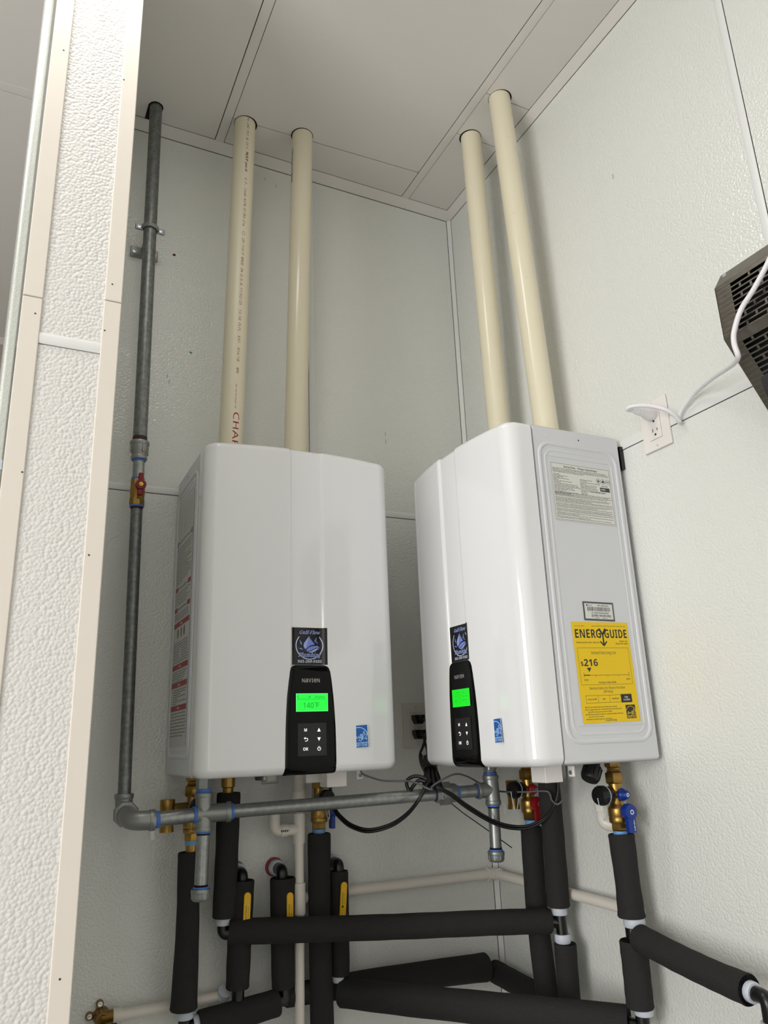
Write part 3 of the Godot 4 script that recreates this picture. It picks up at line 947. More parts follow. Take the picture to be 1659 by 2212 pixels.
	for b in [636, 850, 938, 1050]:
		c.rect(8, b, 364, 26, rr)
		c.small(rng, 160, b + 8, 60, 12, Color(0.9, 0.85, 0.85))
	for q in [[110, 0.2], [190, 0.55], [260, 0.2]]:
		c.disc(Vector2(q[0], 695), 16, 26, Color(0.25 + q[1] * 0.5, 0.2, 0.2))
	for i in 9: c.small(rng, 14, 738 + i * 12, 350 if i < 3 or i > 6 else 150, 7, g)
	for i in 4: c.small(rng, 205, 774 + i * 12, 150, 7, g)
	for i in 5: c.small(rng, 14, 884 + i * 11, 340 - i * 20, 7, g)
	for i in 7: c.small(rng, 50, 972 + i * 11, [310, 300, 180, 300, 110, 310, 90][i], 7, g)
	for i in 8: c.small(rng, 14, 1084 + i * 15, 350 if i < 7 else 300, 8, g)
	T.warning = picture(c.tex(), 0.45)
	# displays
	for lit in 2:
		var bg := Color(0.10, 1.0, 0.27) if lit == 0 else Color(0.0, 0.93, 0.10)
		c = Canvas.new(400, 210, Color(0.45, 1.0, 0.55) if lit == 0 else Color(0.05, 0.95, 0.2))
		c.rect(8, 8, 384, 194, bg)
		if lit == 0:
			var e := Color(0.05, 0.52, 0.14)
			c.curve([Vector2(34, 22), Vector2(16, 34), Vector2(26, 48)], 4, e); c.rect(26, 46, 8, 8, e)
			c.text("M", 168, 54, 25, e, 0.5)
			c.text("Dravess", 360, 54, 24, e, 1.0, false, 118, "Droid Sans Mono")
			c.rect(14, 66, 172, 3, e); c.rect(200, 66, 172, 3, e)
			c.text("140", 92, 168, 58, e, 0.0, false, 126, "Droid Sans Mono")
			c.ring(Vector2(238, 108), 5, 4, e)
			c.text("F", 252, 162, 52, e, 0.0, false, 36, "Droid Sans Mono")
		else:
			for i in 26: c.rect(40 + rng.randf() * 300, 30 + rng.randf() * 140, 20 + rng.randf() * 40, 6, Color(0.0, 0.82, 0.10))
		var m := mat(Color(0.02, 0.05, 0.02), 0.25)
		m.emission_enabled = true
		m.emission = Color.BLACK
		m.emission_texture = c.tex()
		m.emission_energy_multiplier = 0.95
		m.texture_repeat = false
		T["display%d" % lit] = m
	# keypad marks
	c = Canvas.new(310, 320, Color(0.055, 0.055, 0.057))
	var wh := Color(1, 1, 1)
	c.text("M", 81, 80, 30, wh, 0.5, true)
	c.text("OK", 81, 268, 30, wh, 0.5, true)
	c.poly(PackedVector2Array([Vector2(228, 46), Vector2(247, 84), Vector2(209, 84)]), wh)
	c.poly(PackedVector2Array([Vector2(228, 178), Vector2(247, 142), Vector2(209, 142)]), wh)
	c.poly(PackedVector2Array([Vector2(60, 147), Vector2(78, 134), Vector2(78, 160)]), wh)
	c.curve([Vector2(72, 147), Vector2(94, 147), Vector2(104, 160), Vector2(94, 174), Vector2(76, 174)], 7, wh)
	c.ring(Vector2(228, 254), 17, 6.5, wh, PI * 1.68, PI * 3.32)
	c.stroke([Vector2(228, 230), Vector2(228, 252)], 6.5, wh)
	var pad := mat(Color.WHITE, 0.35)
	pad.albedo_texture = c.tex()
	pad.texture_repeat = false
	pad.emission_enabled = true
	var glow: Image = c.im.duplicate()
	for yq in 320:
		for xq in 310:
			if glow.get_pixel(xq, yq).r < 0.5: glow.set_pixel(xq, yq, Color.BLACK)
	pad.emission = Color.BLACK
	pad.emission_texture = ImageTexture.create_from_image(glow)
	pad.emission_energy_multiplier = 0.55
	T.keypad = pad
	# yellow valve handle print and yellow caution strip
	c = Canvas.new(100, 420, M.yellow.albedo_color)
	var gr := Color(0.16, 0.36, 0.10)
	c.text("EverCheck", 44, 290, 26, gr, 0.0, true, 175, "Droid Sans", 0.0, -PI / 2)
	c.small(rng, 60, 150, 12, 8, gr)
	for i in 16: c.rect(62 + (i % 2) * 9, 120 + i * 11, 6, 8, gr)
	c.disc(Vector2(38, 330), 20, 20, gr)
	T.handle = picture(c.tex(), 0.4)
	c = Canvas.new(900, 80, Color(0.93, 0.83, 0.05))
	for i in 3: c.small(rng, 20, 12 + i * 21, 860, 11, d)
	T.caution = picture(c.tex(), 0.4)


# ------------------------------------------------------------------ a water heater; own space: x from its left side, y up, z out of the wall
func bulge(a: float) -> float:
	return 0.3445 - 0.0185 * pow((a - 0.22) / 0.18, 2)

func cover_depth(a: float) -> float:   # the front face with its shallow centre channel
	var t := minf(clampf((a - 0.1815) / 0.0085, 0, 1), clampf((0.2620 - a) / 0.0095, 0, 1))
	t = t * t * (3 - 2 * t)
	return bulge(a) - 0.0055 * t

func cover_section() -> Array:   # from the seam on the left side round the front to the seam on the right
	var pts := []
	var r := 0.036
	var e := bulge(r)
	for i in 4: pts.append(Vector2(0, lerpf(0.2595, e - r, i / 4.0)))
	for i in 13:
		var a := PI / 2 * i / 12.0
		pts.append(Vector2(r - r * cos(a), e - r + r * sin(a)))
	var xs := []
	for i in 14: xs.append(lerpf(0.048, 0.178, i / 13.0))
	for i in 7: xs.append(lerpf(0.1812, 0.1908, i / 6.0))
	for i in 5: xs.append(lerpf(0.20, 0.244, i / 4.0))
	for i in 7: xs.append(lerpf(0.2522, 0.2624, i / 6.0))
	for i in 14: xs.append(lerpf(0.266, 0.392, i / 13.0))
	for q in xs: pts.append(Vector2(q, cover_depth(q)))
	for i in 13:
		var a := PI / 2 * (1.0 - i / 12.0)
		pts.append(Vector2(W - r + r * cos(a), e - r + r * sin(a)))
	for i in 4: pts.append(Vector2(W, lerpf(e - r, 0.2595, (i + 1) / 4.0)))
	return pts

func heater(at: Transform3D, label: String, left: bool) -> void:
	var o := thing("water_heater", label, "water heater", at, "tankless water heaters")
	# steel body with softly rounded edges
	var b := MB.new()
	b.rbox(Transform3D(Basis(), Vector3(W / 2, H / 2, 0.1345)), Vector3(W - 0.001, H - 0.002, 0.245), 0.007)
	var body := part("body", b, M.side, o, "", true)
	# embossed frames on both sides
	for sx in [0.0, 1.0]:
		var out := Vector3(-1, 0, 0) if sx == 0.0 else Vector3(1, 0, 0)
		var x0 := 0.0007 if sx == 0.0 else W - 0.0007
		for ringi in 2:
			var ins := ringi * 0.0145
			var path := []
			var cr := 0.030 - ins * 0.5
			for q in [[0.243 - ins, 0.660 - ins, 0.0], [0.243 - ins, 0.042 + ins, -PI / 2], [0.031 + ins, 0.042 + ins, -PI], [0.031 + ins, 0.660 - ins, -PI * 1.5]]:
				var cz: float = q[0] - cr if q[0] > 0.13 else q[0] + cr
				var cy: float = q[1] - cr if q[1] > 0.3 else q[1] + cr
				for i in 9:
					var a: float = PI / 2 + q[2] - PI / 2 * i / 8.0
					path.append(Vector3(x0, cy + sin(a) * cr, cz + cos(a) * cr))
			path.append(path[0])
			var bead := MB.new()
			var rw := 0.0046 if ringi == 0 else 0.003
			var rows := []
			for k in 7:
				var line := PackedVector3Array()
				var ph := PI * k / 6.0
				for i in path.size():
					var d: Vector3 = (path[(i + 1) % (path.size() - 1)] - path[(i - 1 + path.size() - 1) % (path.size() - 1)]).normalized()
					var s := d.cross(out)
					line.append(path[i] + s * cos(ph) * rw + out * sin(ph) * (0.0026 if ringi == 0 else 0.0012))
				rows.append(line)
			bead.grid(rows, 1.0)
			# face the beads outwards
			var flip := false
			for i in bead.n.size():
				if bead.n[i].dot(out) < -0.2: flip = true
			if flip:
				for i in bead.n.size(): bead.n[i] = -bead.n[i]
				for i in range(0, bead.v.size(), 3):
					var s := bead.v[i]; bead.v[i] = bead.v[i + 1]; bead.v[i + 1] = s
			part("embossed_frame", bead, M.side, body, "", true)
		for q in [[0.632, 0.140], [0.0725, 0.129]]:
			part("embossed_rib", MB.new().box(Vector3(x0, q[0], q[1]), Vector3(0.0024, 0.0032, 0.176), 0.0011), M.side, body, "", true)
		for z in [0.218, 0.043]:
			part("dimple", MB.new().lathe(Vector3(x0, 0.6785, z), out, [Vector2(0.005, -0.001), Vector2(0.0046, 0.0005), Vector2(0.003, 0.0008), Vector2(0, 0.0003)], 16), M.side, body, "", true)
		part("screw_hole", MB.new().lathe(Vector3(x0, 0.6785, 0.131), out, [Vector2(0.0022, -0.001), Vector2(0.002, 0.0005), Vector2(0, 0.0005)], 12), M.groove, body, "", true)
	# white front cover
	var sec := cover_section()
	var prof := []   # (inset, height)
	for i in 9:
		var a := PI / 2 * i / 8.0
		prof.append(Vector2(0.017 * (1 - sin(a)), 0.017 * (1 - cos(a))))
	for i in 5: prof.append(Vector2(0, lerpf(0.06, H - 0.06, i / 4.0)))
	for i in 9:
		var a := PI / 2 * i / 8.0
		prof.append(Vector2(0.015 * (1 - cos(a)), H - 0.015 * (1 - sin(a))))
	var nrm := []
	for j in sec.size():
		var d: Vector2 = sec[mini(j + 1, sec.size() - 1)] - sec[maxi(j - 1, 0)]
		nrm.append(Vector2(-d.y, d.x).normalized())
	var rows := []
	for p in prof:
		var line := PackedVector3Array()
		for j in sec.size():
			var q: Vector2 = sec[j] - nrm[j] * p.x
			if j == 0 or j == sec.size() - 1: q.y = 0.2595
			line.append(Vector3(q.x, p.y, q.y))
		rows.append(line)
	var cov := MB.new()
	cov.grid(rows, 1.0)
	for e in [0, rows.size() - 1]:
		var nn := Vector3.DOWN if e == 0 else Vector3.UP
		var line: PackedVector3Array = rows[e]
		var mid := Vector3(W / 2, line[0].y, 0.27)
		for j in line.size() - 1: cov.tri(line[j], line[j + 1], mid, nn, nn, nn)
	var cover := part("front_cover", cov, M.enamel, o, "", true)
	# black control panel that runs down under the lower edge
	var edge := [[0.2160, 0.1930, 0.2600], [0.2145, 0.1885, 0.2650], [0.2100, 0.1842, 0.2695], [0.2030, 0.1812, 0.2725], [0.1850, 0.1785, 0.2755], [0.1510, 0.1745, 0.2792], [0.1200, 0.1728, 0.2815], [0.0900, 0.1716, 0.2830], [0.0580, 0.1710, 0.2836], [0.0300, 0.1706, 0.2836], [0.0170, 0.1704, 0.2834]]
	var prow := []
	var n := 25
	for q in edge + [[0.0100, 0.1703, 0.2832], [0.0050, 0.1703, 0.2830], [0.0018, 0.1702, 0.2828], [0.0000, 0.1702, 0.2826], [-0.0012, 0.1702, 0.2824]]:
		var line := PackedVector3Array()
		var inset: float = 0.0 if q[0] > 0.017 else 0.017 * (1 - sqrt(maxf(0.0, 1 - pow((0.017 - q[0]) / 0.0182, 2))))
		for j in n:
			var f := float(j) / (n - 1)
			var x := lerpf(q[1], q[2], f)
			var rim := clampf(minf(f, 1 - f) * 14.0, 0, 1)
			var up: float = 1.0 if q[0] < 0.2145 else 0.25
			var z := bulge(x) - inset - 0.0006 + 0.0030 * sqrt(rim * (2.0 - rim)) * up
			line.append(Vector3(x, q[0], z))
		prow.append(line)
	prow.reverse()
	var pan := MB.new()
	pan.grid(prow, 1.0)
	var panel := part("control_panel", pan, M.black_gloss, o, "black control panel", true)
	var pz := bulge(0.228) + 0.0024
	part("display", MB.new().rbox(Transform3D(Basis(), Vector3(0.2285, 0.14, pz)), Vector3(0.0712, 0.0374, 0.0012), 0.0004), M.black, panel, "", true)
	part("display_screen", MB.new().sheet(spot(Vector3(0.2285, 0.14, pz + 0.0006)), 0.0700, 0.0362, 0.0003), T.display0 if left else T.display1, panel, "green lit screen", true)
	part("keypad", MB.new().rbox(Transform3D(Basis(), Vector3(0.2285, 0.0668, pz - 0.0002)), Vector3(0.0625, 0.0646, 0.0012), 0.0004), M.pad, panel, "", true)
	part("keypad_print", MB.new().sheet(spot(Vector3(0.2285, 0.0668, pz + 0.0004)), 0.0610, 0.0630, 0.0003), T.keypad, panel, "white key symbols", true)
	var logo := MB.new()
	var at_x := 0.2068
	for s in [["N", 1.0, true], ["a", 1.0, false], ["V", 1.0, true], ["I", 1.0, true], ["e", 1.0, false], ["N", 1.0, true]]:
		var g := Canvas.glyphs(s[0], "Droid Sans", true)
		var pts: PackedVector2Array = g[0]
		var hi := 0.0
		for p in pts: hi = maxf(hi, p.y)
		var hh := 0.0078 / hi
		for i in range(0, pts.size() - 2, 3):
			var tri3 := []
			for k in 3: tri3.append(Vector3(at_x + pts[i + k].x * hh * 0.92, 0.1805 + pts[i + k].y * hh, pz + 0.0004))
			logo.tri(tri3[0], tri3[1], tri3[2], Vector3.BACK, Vector3.BACK, Vector3.BACK)
		at_x += g[1] * hh * 0.92 + 0.0011
	part("lettering", logo, mat(Color(0.62, 0.61, 0.60), 0.35, 0.3), panel, "grey metallic brand lettering", true)
	# stickers
	var st := []
	for i in 7:
		var line := PackedVector3Array()
		for j in 25:
			var x := lerpf(0.1876, 0.2656, j / 24.0)
			line.append(Vector3(x, lerpf(0.2172, 0.2950, i / 6.0), cover_depth(x) + 0.0007))
		st.append(line)
	part("company_sticker", MB.new().grid(st, 1.0, true), T.plumber, cover, "black sticker with blue water drop", true)
	var sb := Basis(Vector3.UP, -0.045) * Basis(Vector3.BACK, 0.040)
	part("energy_sticker", MB.new().sheet(Transform3D(sb.rotated(Vector3.UP, 0.0), Vector3(0.3362, 0.0694, bulge(0.3362) + 0.0007)), 0.0425, 0.0462, 0.0003), T.star, cover, "blue energy sticker", true)
	# labels on the two sides
	var rb := Basis(Vector3.FORWARD, Vector3.UP, Vector3.RIGHT)
	part("rating_label", MB.new().sheet(Transform3D(rb, Vector3(W + 0.0002, 0.5532, 0.136)), 0.1635, 0.1298), T.rating, body, "printed rating label", true)
	part("serial_label", MB.new().sheet(Transform3D(rb, Vector3(W + 0.0002, 0.2980, 0.1317)), 0.0800, 0.0385), T.serial, body, "bar code label", true)
	part("energy_label", MB.new().sheet(Transform3D(rb * Basis(Vector3.BACK, 0.019), Vector3(W + 0.0002, 0.1762, 0.1317)), 0.1468, 0.1985), T.guide, body, "yellow energy label", true)
	part("warning_label", MB.new().sheet(Transform3D(Basis(Vector3.BACK, Vector3.UP, Vector3.LEFT), Vector3(-0.0002, 0.344, 0.128)), 0.172, 0.560), T.warning, body, "long printed warning label", true)
	# fittings under and behind
	part("terminal_box", MB.new().box(Vector3(0.326, -0.014, 0.216), Vector3(0.048, 0.040, 0.044), 0.002), M.plastic, o, "", true)
	part("terminal_box", MB.new().box(Vector3(0.285, -0.010, 0.198), Vector3(0.040, 0.028, 0.020), 0.002), M.plastic_old, o, "", true)
	var tab := part("screw_tab", MB.new().box(Vector3(0.394, -0.012, 0.207), Vector3(0.017, 0.022, 0.006), 0.0025), M.plastic, o, "", true)
	part("screw", MB.new().lathe(Vector3(0.394, -0.014, 0.2095), Vector3.BACK, [Vector2(0.0045, 0), Vector2(0.004, 0.002), Vector2(0.0018, 0.0024), Vector2(0.0015, 0.0008), Vector2(0, 0.0008)], 16), M.cast, tab, "", true)
	part("drain_screw", MB.new().lathe(Vector3(0.16, 0.003, 0.245), Vector3.DOWN, [Vector2(0.004, 0), Vector2(0.004, 0.008), Vector2(0.006, 0.008), Vector2(0.006, 0.014), Vector2(0.003, 0.016), Vector2(0, 0.016)], 12), M.cast, o, "", true)
	var cap := MB.new()
	var cax := Vector3(0.12, -0.8, 0.55).normalized()
	cap.lathe(Vector3(0.348, 0.004, 0.106), cax, [Vector2(0, 0), Vector2(0.012, 0), Vector2(0.012, 0.014), Vector2(0.0175, 0.014), Vector2(0.0190, 0.040), Vector2(0.0165, 0.045), Vector2(0, 0.045)], 22)
	for i in 11:
		var f := MB.frame(cax)
		var dd := f.x * cos(TAU * i / 11) + f.z * sin(TAU * i / 11)
		cap.rbox(Transform3D(Basis(dd.cross(cax), cax, dd), Vector3(0.348, 0.004, 0.106) + cax * 0.028 + dd * 0.018), Vector3(0.0045, 0.024, 0.0035), 0.001)
	part("drain_cap", cap, M.rubber, o, "black ribbed drain cap", true)
	part("latch", MB.new().box(Vector3(0.215, -0.012, 0.10), Vector3(0.034, 0.02, 0.012), 0.003), M.plastic_old, o, "", true)
	part("latch_clip", MB.new().tube([Vector3(0.195, -0.004, 0.108), Vector3(0.196, -0.024, 0.108), Vector3(0.234, -0.024, 0.108), Vector3(0.235, -0.004, 0.108)], 0.0013, 8), M.cast, o, "", true)
	part("plug", MB.new().box(Vector3(0.186, -0.007, 0.115), Vector3(0.014, 0.018, 0.014), 0.002), M.rubber, o, "", true)
	part("mounting_bracket", MB.new().box(Vector3(0.30, 0.655, 0.006), Vector3(0.276, 0.055, 0.010), 0.001), M.pad, o, "", true)
	part("mounting_bracket", MB.new().box(Vector3(0.22, 0.10, 0.006), Vector3(0.40, 0.03, 0.010), 0.001), M.pad, o, "", true)
	part("fitting", MB.new().lathe(Vector3(0.130, 0.006, 0.067), Vector3.DOWN, [Vector2(0, 0), Vector2(0.012, 0), Vector2(0.012, 0.012), Vector2(0.0155, 0.014), Vector2(0.0155, 0.034), Vector2(0.012, 0.036), Vector2(0.012, 0.054), Vector2(0, 0.054)], 20), M.brass, o, "brass outlet", true)


# ------------------------------------------------------------------ gas pipe
func fitting_rim(b: MB, o: Vector3, ax: Vector3, r: float, w: float) -> MB:   # a rolled edge of a cast fitting
	return b.lathe(o, ax, [Vector2(r * 0.8, 0), Vector2(r * 0.96, 0), Vector2(r, w * 0.2), Vector2(r, w * 0.8), Vector2(r * 0.96, w), Vector2(r * 0.8, w)], 28)

func seal(parent: Node3D, o: Vector3, ax: Vector3, r: float, w: float, m: Material) -> void:
	part("thread_sealant", MB.new().lathe(o, ax, [Vector2(0, 0), Vector2(r, 0), Vector2(r * 1.05, w * 0.4), Vector2(r * 1.0, w), Vector2(0, w)], 24), m, parent, "blue thread sealant")

func drip_leg(o: Node3D, top: Vector3, length: float, foot: Vector3) -> void:   # capped pipe below a tee
	var dn := (foot - top).normalized()
	seal(o, top, dn, 0.0152, 0.0045, M.sealant)
	part("pipe_thread", MB.new().lathe(top + dn * 0.004, dn, [Vector2(0, 0), Vector2(0.0142, 0), Vector2(0.0134, 0.004), Vector2(0, 0.004)], 20), M.dark, o)
	part("pipe_segment", MB.new().tube([top + dn * 0.005, top + dn * length], 0.0134, 28), M.galv, o)
	var c := top + dn * length
	part("pipe_thread", MB.new().lathe(c - dn * 0.006, dn, [Vector2(0, 0), Vector2(0.0139, 0), Vector2(0.0139, 0.004), Vector2(0, 0.004)], 20), M.dark, o)
	seal(o, c - dn * 0.002, dn, 0.0150, 0.0045, M.sealant)
	var cap := MB.new()
	fitting_rim(cap, c + dn * 0.002, dn, 0.0194, 0.0085)
	cap.lathe(c + dn * 0.009, dn, [Vector2(0.0184, 0), Vector2(0.0182, 0.009), Vector2(0.0165, 0.0135), Vector2(0.013, 0.0158), Vector2(0, 0.0162)], 28)
	var f := MB.frame(dn)
	for i in 8:
		var d := f.x * cos(TAU * i / 8) + f.z * sin(TAU * i / 8)
		cap.rbox(Transform3D(Basis(d.cross(dn), dn, d), c + dn * 0.0145 + d * 0.0182), Vector3(0.0026, 0.0115, 0.002), 0.0008)
	part("end_cap", cap, M.cast, o, "ribbed cast cap")

func build_gas() -> void:
	var o := thing("gas_pipe", "galvanised gas pipe from the ceiling down the left and across under both heaters", "gas pipe", spot(P(-0.9735, -0.03, 0.085)))
	# riser
	var a := P(-0.9965, 1.80, 0.086)
	var b := P(-0.9850, 0.770, 0.085)
	part("riser_pipe", MB.new().tube([a, b], 0.0166, 32), M.galv_dark, o)
	var dn := (b - a).normalized()
	part("pipe_thread", MB.new().lathe(b - dn * 0.012, dn, [Vector2(0, 0), Vector2(0.0172, 0), Vector2(0.0168, 0.012), Vector2(0, 0.012)], 24), M.tape, o, "dark thread compound")
	var cp := MB.new()
	fitting_rim(cp, b, dn, 0.0228, 0.0095)
	cp.lathe(b + dn * 0.0085, dn, [Vector2(0.0212, 0), Vector2(0.0216, 0.009), Vector2(0.0205, 0.016), Vector2(0.0175, 0.023), Vector2(0.0166, 0.028), Vector2(0.0166, 0.032)], 28)
	fitting_rim(cp, b + dn * 0.037, dn, 0.0190, 0.009)
	for i in 4:
		var d := Vector3(cos(TAU * i / 4 + 1.3), 0, sin(TAU * i / 4 + 1.3))
		cp.rbox(Transform3D(Basis(d.cross(dn), dn, d), b + dn * 0.018 + d * 0.0215), Vector3(0.004, 0.027, 0.003), 0.001)
	part("reducing_coupling", cp, M.cast, o, "cast reducing coupling")
	var c := b + dn * 0.0455
	seal(o, c, dn, 0.0152, 0.005, M.sealant)
	part("pipe_segment", MB.new().tube([c + dn * 0.004, c + dn * 0.048], 0.0133, 28), M.galv, o)
	seal(o, c + dn * 0.0465, dn, 0.0148, 0.006, M.sealant)
	# brass ball valve with a red handle
	var v := c + dn * 0.052
	var vb := MB.new()
	vb.lathe(v, dn, [Vector2(0.010, 0), Vector2(0.0162, 0), Vector2(0.0168, 0.003), Vector2(0.0168, 0.014)], 8, true, 0.2)
	vb.lathe(v + dn * 0.013, dn, [Vector2(0.0158, 0), Vector2(0.0164, 0.006), Vector2(0.0172, 0.016), Vector2(0.0164, 0.028), Vector2(0.0160, 0.034)], 28)
	vb.lathe(v + dn * 0.046, dn, [Vector2(0.0174, 0), Vector2(0.0180, 0.003), Vector2(0.0180, 0.016), Vector2(0.017, 0.018), Vector2(0.010, 0.018)], 8, true, 0.2)
	var valve := part("ball_valve", vb, M.brass, o, "brass ball valve")
	var hub := v + dn * 0.020 + Vector3(0.003, 0, 0.0)
	var hb := MB.new()
	hb.lathe(hub + Vector3(0, 0, 0.014), Vector3.BACK, [Vector2(0.0085, 0), Vector2(0.0085, 0.008), Vector2(0.0122, 0.010), Vector2(0.0122, 0.019), Vector2(0.0112, 0.0205), Vector2(0.006, 0.0205), Vector2(0.006, 0.017), Vector2(0, 0.017)], 24)
	hb.rbox(Transform3D(Basis(), hub + Vector3(0, 0.0185, 0.028)), Vector3(0.0115, 0.022, 0.008), 0.002)
	hb.rbox(Transform3D(Basis(), hub + Vector3(-0.001, -0.0175, 0.028)), Vector3(0.013, 0.018, 0.008), 0.003)
	var hd := part("handle", hb, M.red, valve, "dark red lever")
	part("handle_nut", MB.new().lathe(hub + Vector3(0, 0, 0.031), Vector3.BACK, [Vector2(0.0055, 0), Vector2(0.0055, 0.0045), Vector2(0.003, 0.005), Vector2(0.003, 0.007), Vector2(0, 0.007)], 6, true), mat(Color(0.85, 0.70, 0.38), 0.25, 1.0), hd)
	seal(o, v + dn * 0.063, dn, 0.0160, 0.0045, M.sealant)
	part("pipe_thread", MB.new().lathe(v + dn * 0.067, dn, [Vector2(0, 0), Vector2(0.0142, 0), Vector2(0.0136, 0.006), Vector2(0, 0.006)], 24), M.tape, o, "dark thread compound")
	var e1 := P(-0.9732, -0.030, 0.085)
	part("riser_pipe", MB.new().tube([v + dn * 0.068, e1], 0.0134, 30), M.galv_dark, o)
	# elbow towards the room, second elbow towards the right
	var el := MB.new()
	fitting_rim(el, e1 + Vector3(0, 0.002, 0), Vector3.DOWN, 0.0198, 0.010)
	el.tube(bend(e1 + Vector3(0, -0.006, 0), P(-0.9722, -0.064, 0.086), P(-0.9718, -0.0665, 0.116), 0.020), 0.0178, 26)
	el.lathe(P(-0.9718, -0.0668, 0.110), Vector3.BACK, [Vector2(0.010, 0), Vector2(0.024, 0), Vector2(0.0262, 0.002), Vector2(0.0262, 0.010), Vector2(0.0245, 0.012), Vector2(0.0175, 0.012), Vector2(0.0175, 0.006), Vector2(0, 0.006)], 8, true, 0.39)
	part("elbow", el, M.cast, o)
	seal(o, P(-0.9717, -0.0668, 0.117), Vector3.BACK, 0.0152, 0.008, mat(Color(0.22, 0.24, 0.36), 0.5))
	var run0 := P(-0.9235, -0.0770, 0.178)
	var el2 := MB.new()
	el2.tube(bend(P(-0.9713, -0.0685, 0.124), P(-0.9705, -0.0765, 0.178), run0, 0.030, 12), 0.0186, 28)
	fitting_rim(el2, run0 + Vector3(-0.0115, 0, 0), Vector3.RIGHT, 0.0207, 0.011)
	part("elbow", el2, M.cast, o)
	var tl := P(-0.8255, -0.0725, 0.176)
	var d1 := (tl - run0).normalized()
	seal(o, run0, d1, 0.0160, 0.0085, M.sealant)
	part("pipe_segment", MB.new().tube([run0, tl - d1 * 0.012], 0.0142, 30), M.galv, o)
	seal(o, tl - d1 * 0.0215, d1, 0.0162, 0.0095, M.sealant)
	# tee under the left heater
	var tr := P(-0.173, -0.0600, 0.268)
	var d2 := (tr - tl).normalized()
	var te := MB.new()
	fitting_rim(te, tl - d2 * 0.0125, d2, 0.0200, 0.009)
	te.tube([tl - d2 * 0.006, tl + d2 * 0.050], 0.0182, 28)
	fitting_rim(te, tl + d2 * 0.0465, d2, 0.0205, 0.0095)
	te.tube([tl + Vector3(0, 0.036, 0), tl + Vector3(0.001, -0.030, 0)], 0.0174, 28)
	fitting_rim(te, tl + Vector3(0, 0.0415, 0), Vector3.DOWN, 0.0192, 0.0095)
	fitting_rim(te, tl + Vector3(0.001, -0.0245, 0), Vector3.DOWN, 0.0185, 0.0095)
	part("tee", te, M.cast, o)
	seal(o, tl + Vector3(0, 0.041, 0), Vector3.UP, 0.0158, 0.0085, M.sealant)
	part("union_nut", MB.new().lathe(tl + Vector3(0, 0.049, 0), Vector3.UP, [Vector2(0, 0), Vector2(0.0168, 0), Vector2(0.0172, 0.001), Vector2(0.0172, 0.022), Vector2(0.013, 0.023), Vector2(0.013, 0.09), Vector2(0, 0.09)], 6, true, 0.35), M.cast, o)
	drip_leg(o, tl + Vector3(0.001, -0.0335, 0), 0.106, tl + Vector3(-0.0015, -0.164, 0.002))
	# long run with its union
	seal(o, tl + d2 * 0.0555, d2, 0.0160, 0.0065, M.sealant)
	var un := tl + d2 * ((tr - tl).length() * 0.822)
	part("pipe_segment", MB.new().tube([tl + d2 * 0.057, un - d2 * 0.022], 0.0138, 32), M.galv, o, "long horizontal pipe")
	seal(o, un - d2 * 0.0275, d2, 0.0148, 0.005, mat(Color(0.20, 0.23, 0.33), 0.5))
	var u := MB.new()
	u.lathe(un - d2 * 0.0235, d2, [Vector2(0.012, 0), Vector2(0.0188, 0), Vector2(0.0194, 0.002), Vector2(0.0194, 0.010), Vector2(0.0225, 0.013)], 8, true, 0.2)
	u.lathe(un - d2 * 0.0115, d2, [Vector2(0.018, 0), Vector2(0.0262, 0.001), Vector2(0.0268, 0.003), Vector2(0.0268, 0.019), Vector2(0.025, 0.0225), Vector2(0.019, 0.0225)], 8, true, 0.5)
	u.lathe(un + d2 * 0.010, d2, [Vector2(0.0195, 0), Vector2(0.0212, 0.002), Vector2(0.0205, 0.015), Vector2(0.018, 0.018), Vector2(0.012, 0.018)], 24)
	part("union", u, M.cast, o, "cast union with a large nut")
	seal(o, un + d2 * 0.027, d2, 0.0160, 0.0060, M.sealant)
	part("pipe_segment", MB.new().tube([un + d2 * 0.028, tr - d2 * 0.030], 0.0138, 28), M.galv, o)
	seal(o, tr - d2 * 0.041, d2, 0.0156, 0.0050, mat(Color(0.25, 0.29, 0.45), 0.5))
	var t2 := MB.new()
	fitting_rim(t2, tr - d2 * 0.037, d2, 0.0192, 0.0085)
	t2.tube([tr - d2 * 0.031, tr], [0.0172, 0.0182], 28)
	t2.tube([tr + Vector3(0, 0.026, 0), tr + Vector3(0.001, -0.028, 0.003)], 0.0172, 28)
	fitting_rim(t2, tr + Vector3(0, 0.032, 0), Vector3.DOWN, 0.0192, 0.0095)
	fitting_rim(t2, tr + Vector3(0.001, -0.0235, 0.003), Vector3.DOWN, 0.0185, 0.0095)
	part("tee", t2, M.cast, o)
	seal(o, tr + Vector3(0, 0.031, 0), Vector3.UP, 0.0155, 0.0080, mat(Color(0.26, 0.35, 0.60), 0.5))
	part("reducer", MB.new().lathe(tr + Vector3(0, 0.039, 0), Vector3.UP, [Vector2(0, 0), Vector2(0.0135, 0), Vector2(0.0150, 0.006), Vector2(0.0175, 0.014), Vector2(0.0175, 0.07), Vector2(0, 0.07)], 24), M.cast, o)
	drip_leg(o, tr + Vector3(0.001, -0.0325, 0.003), 0.098, tr + Vector3(-0.0005, -0.155, 0.001))


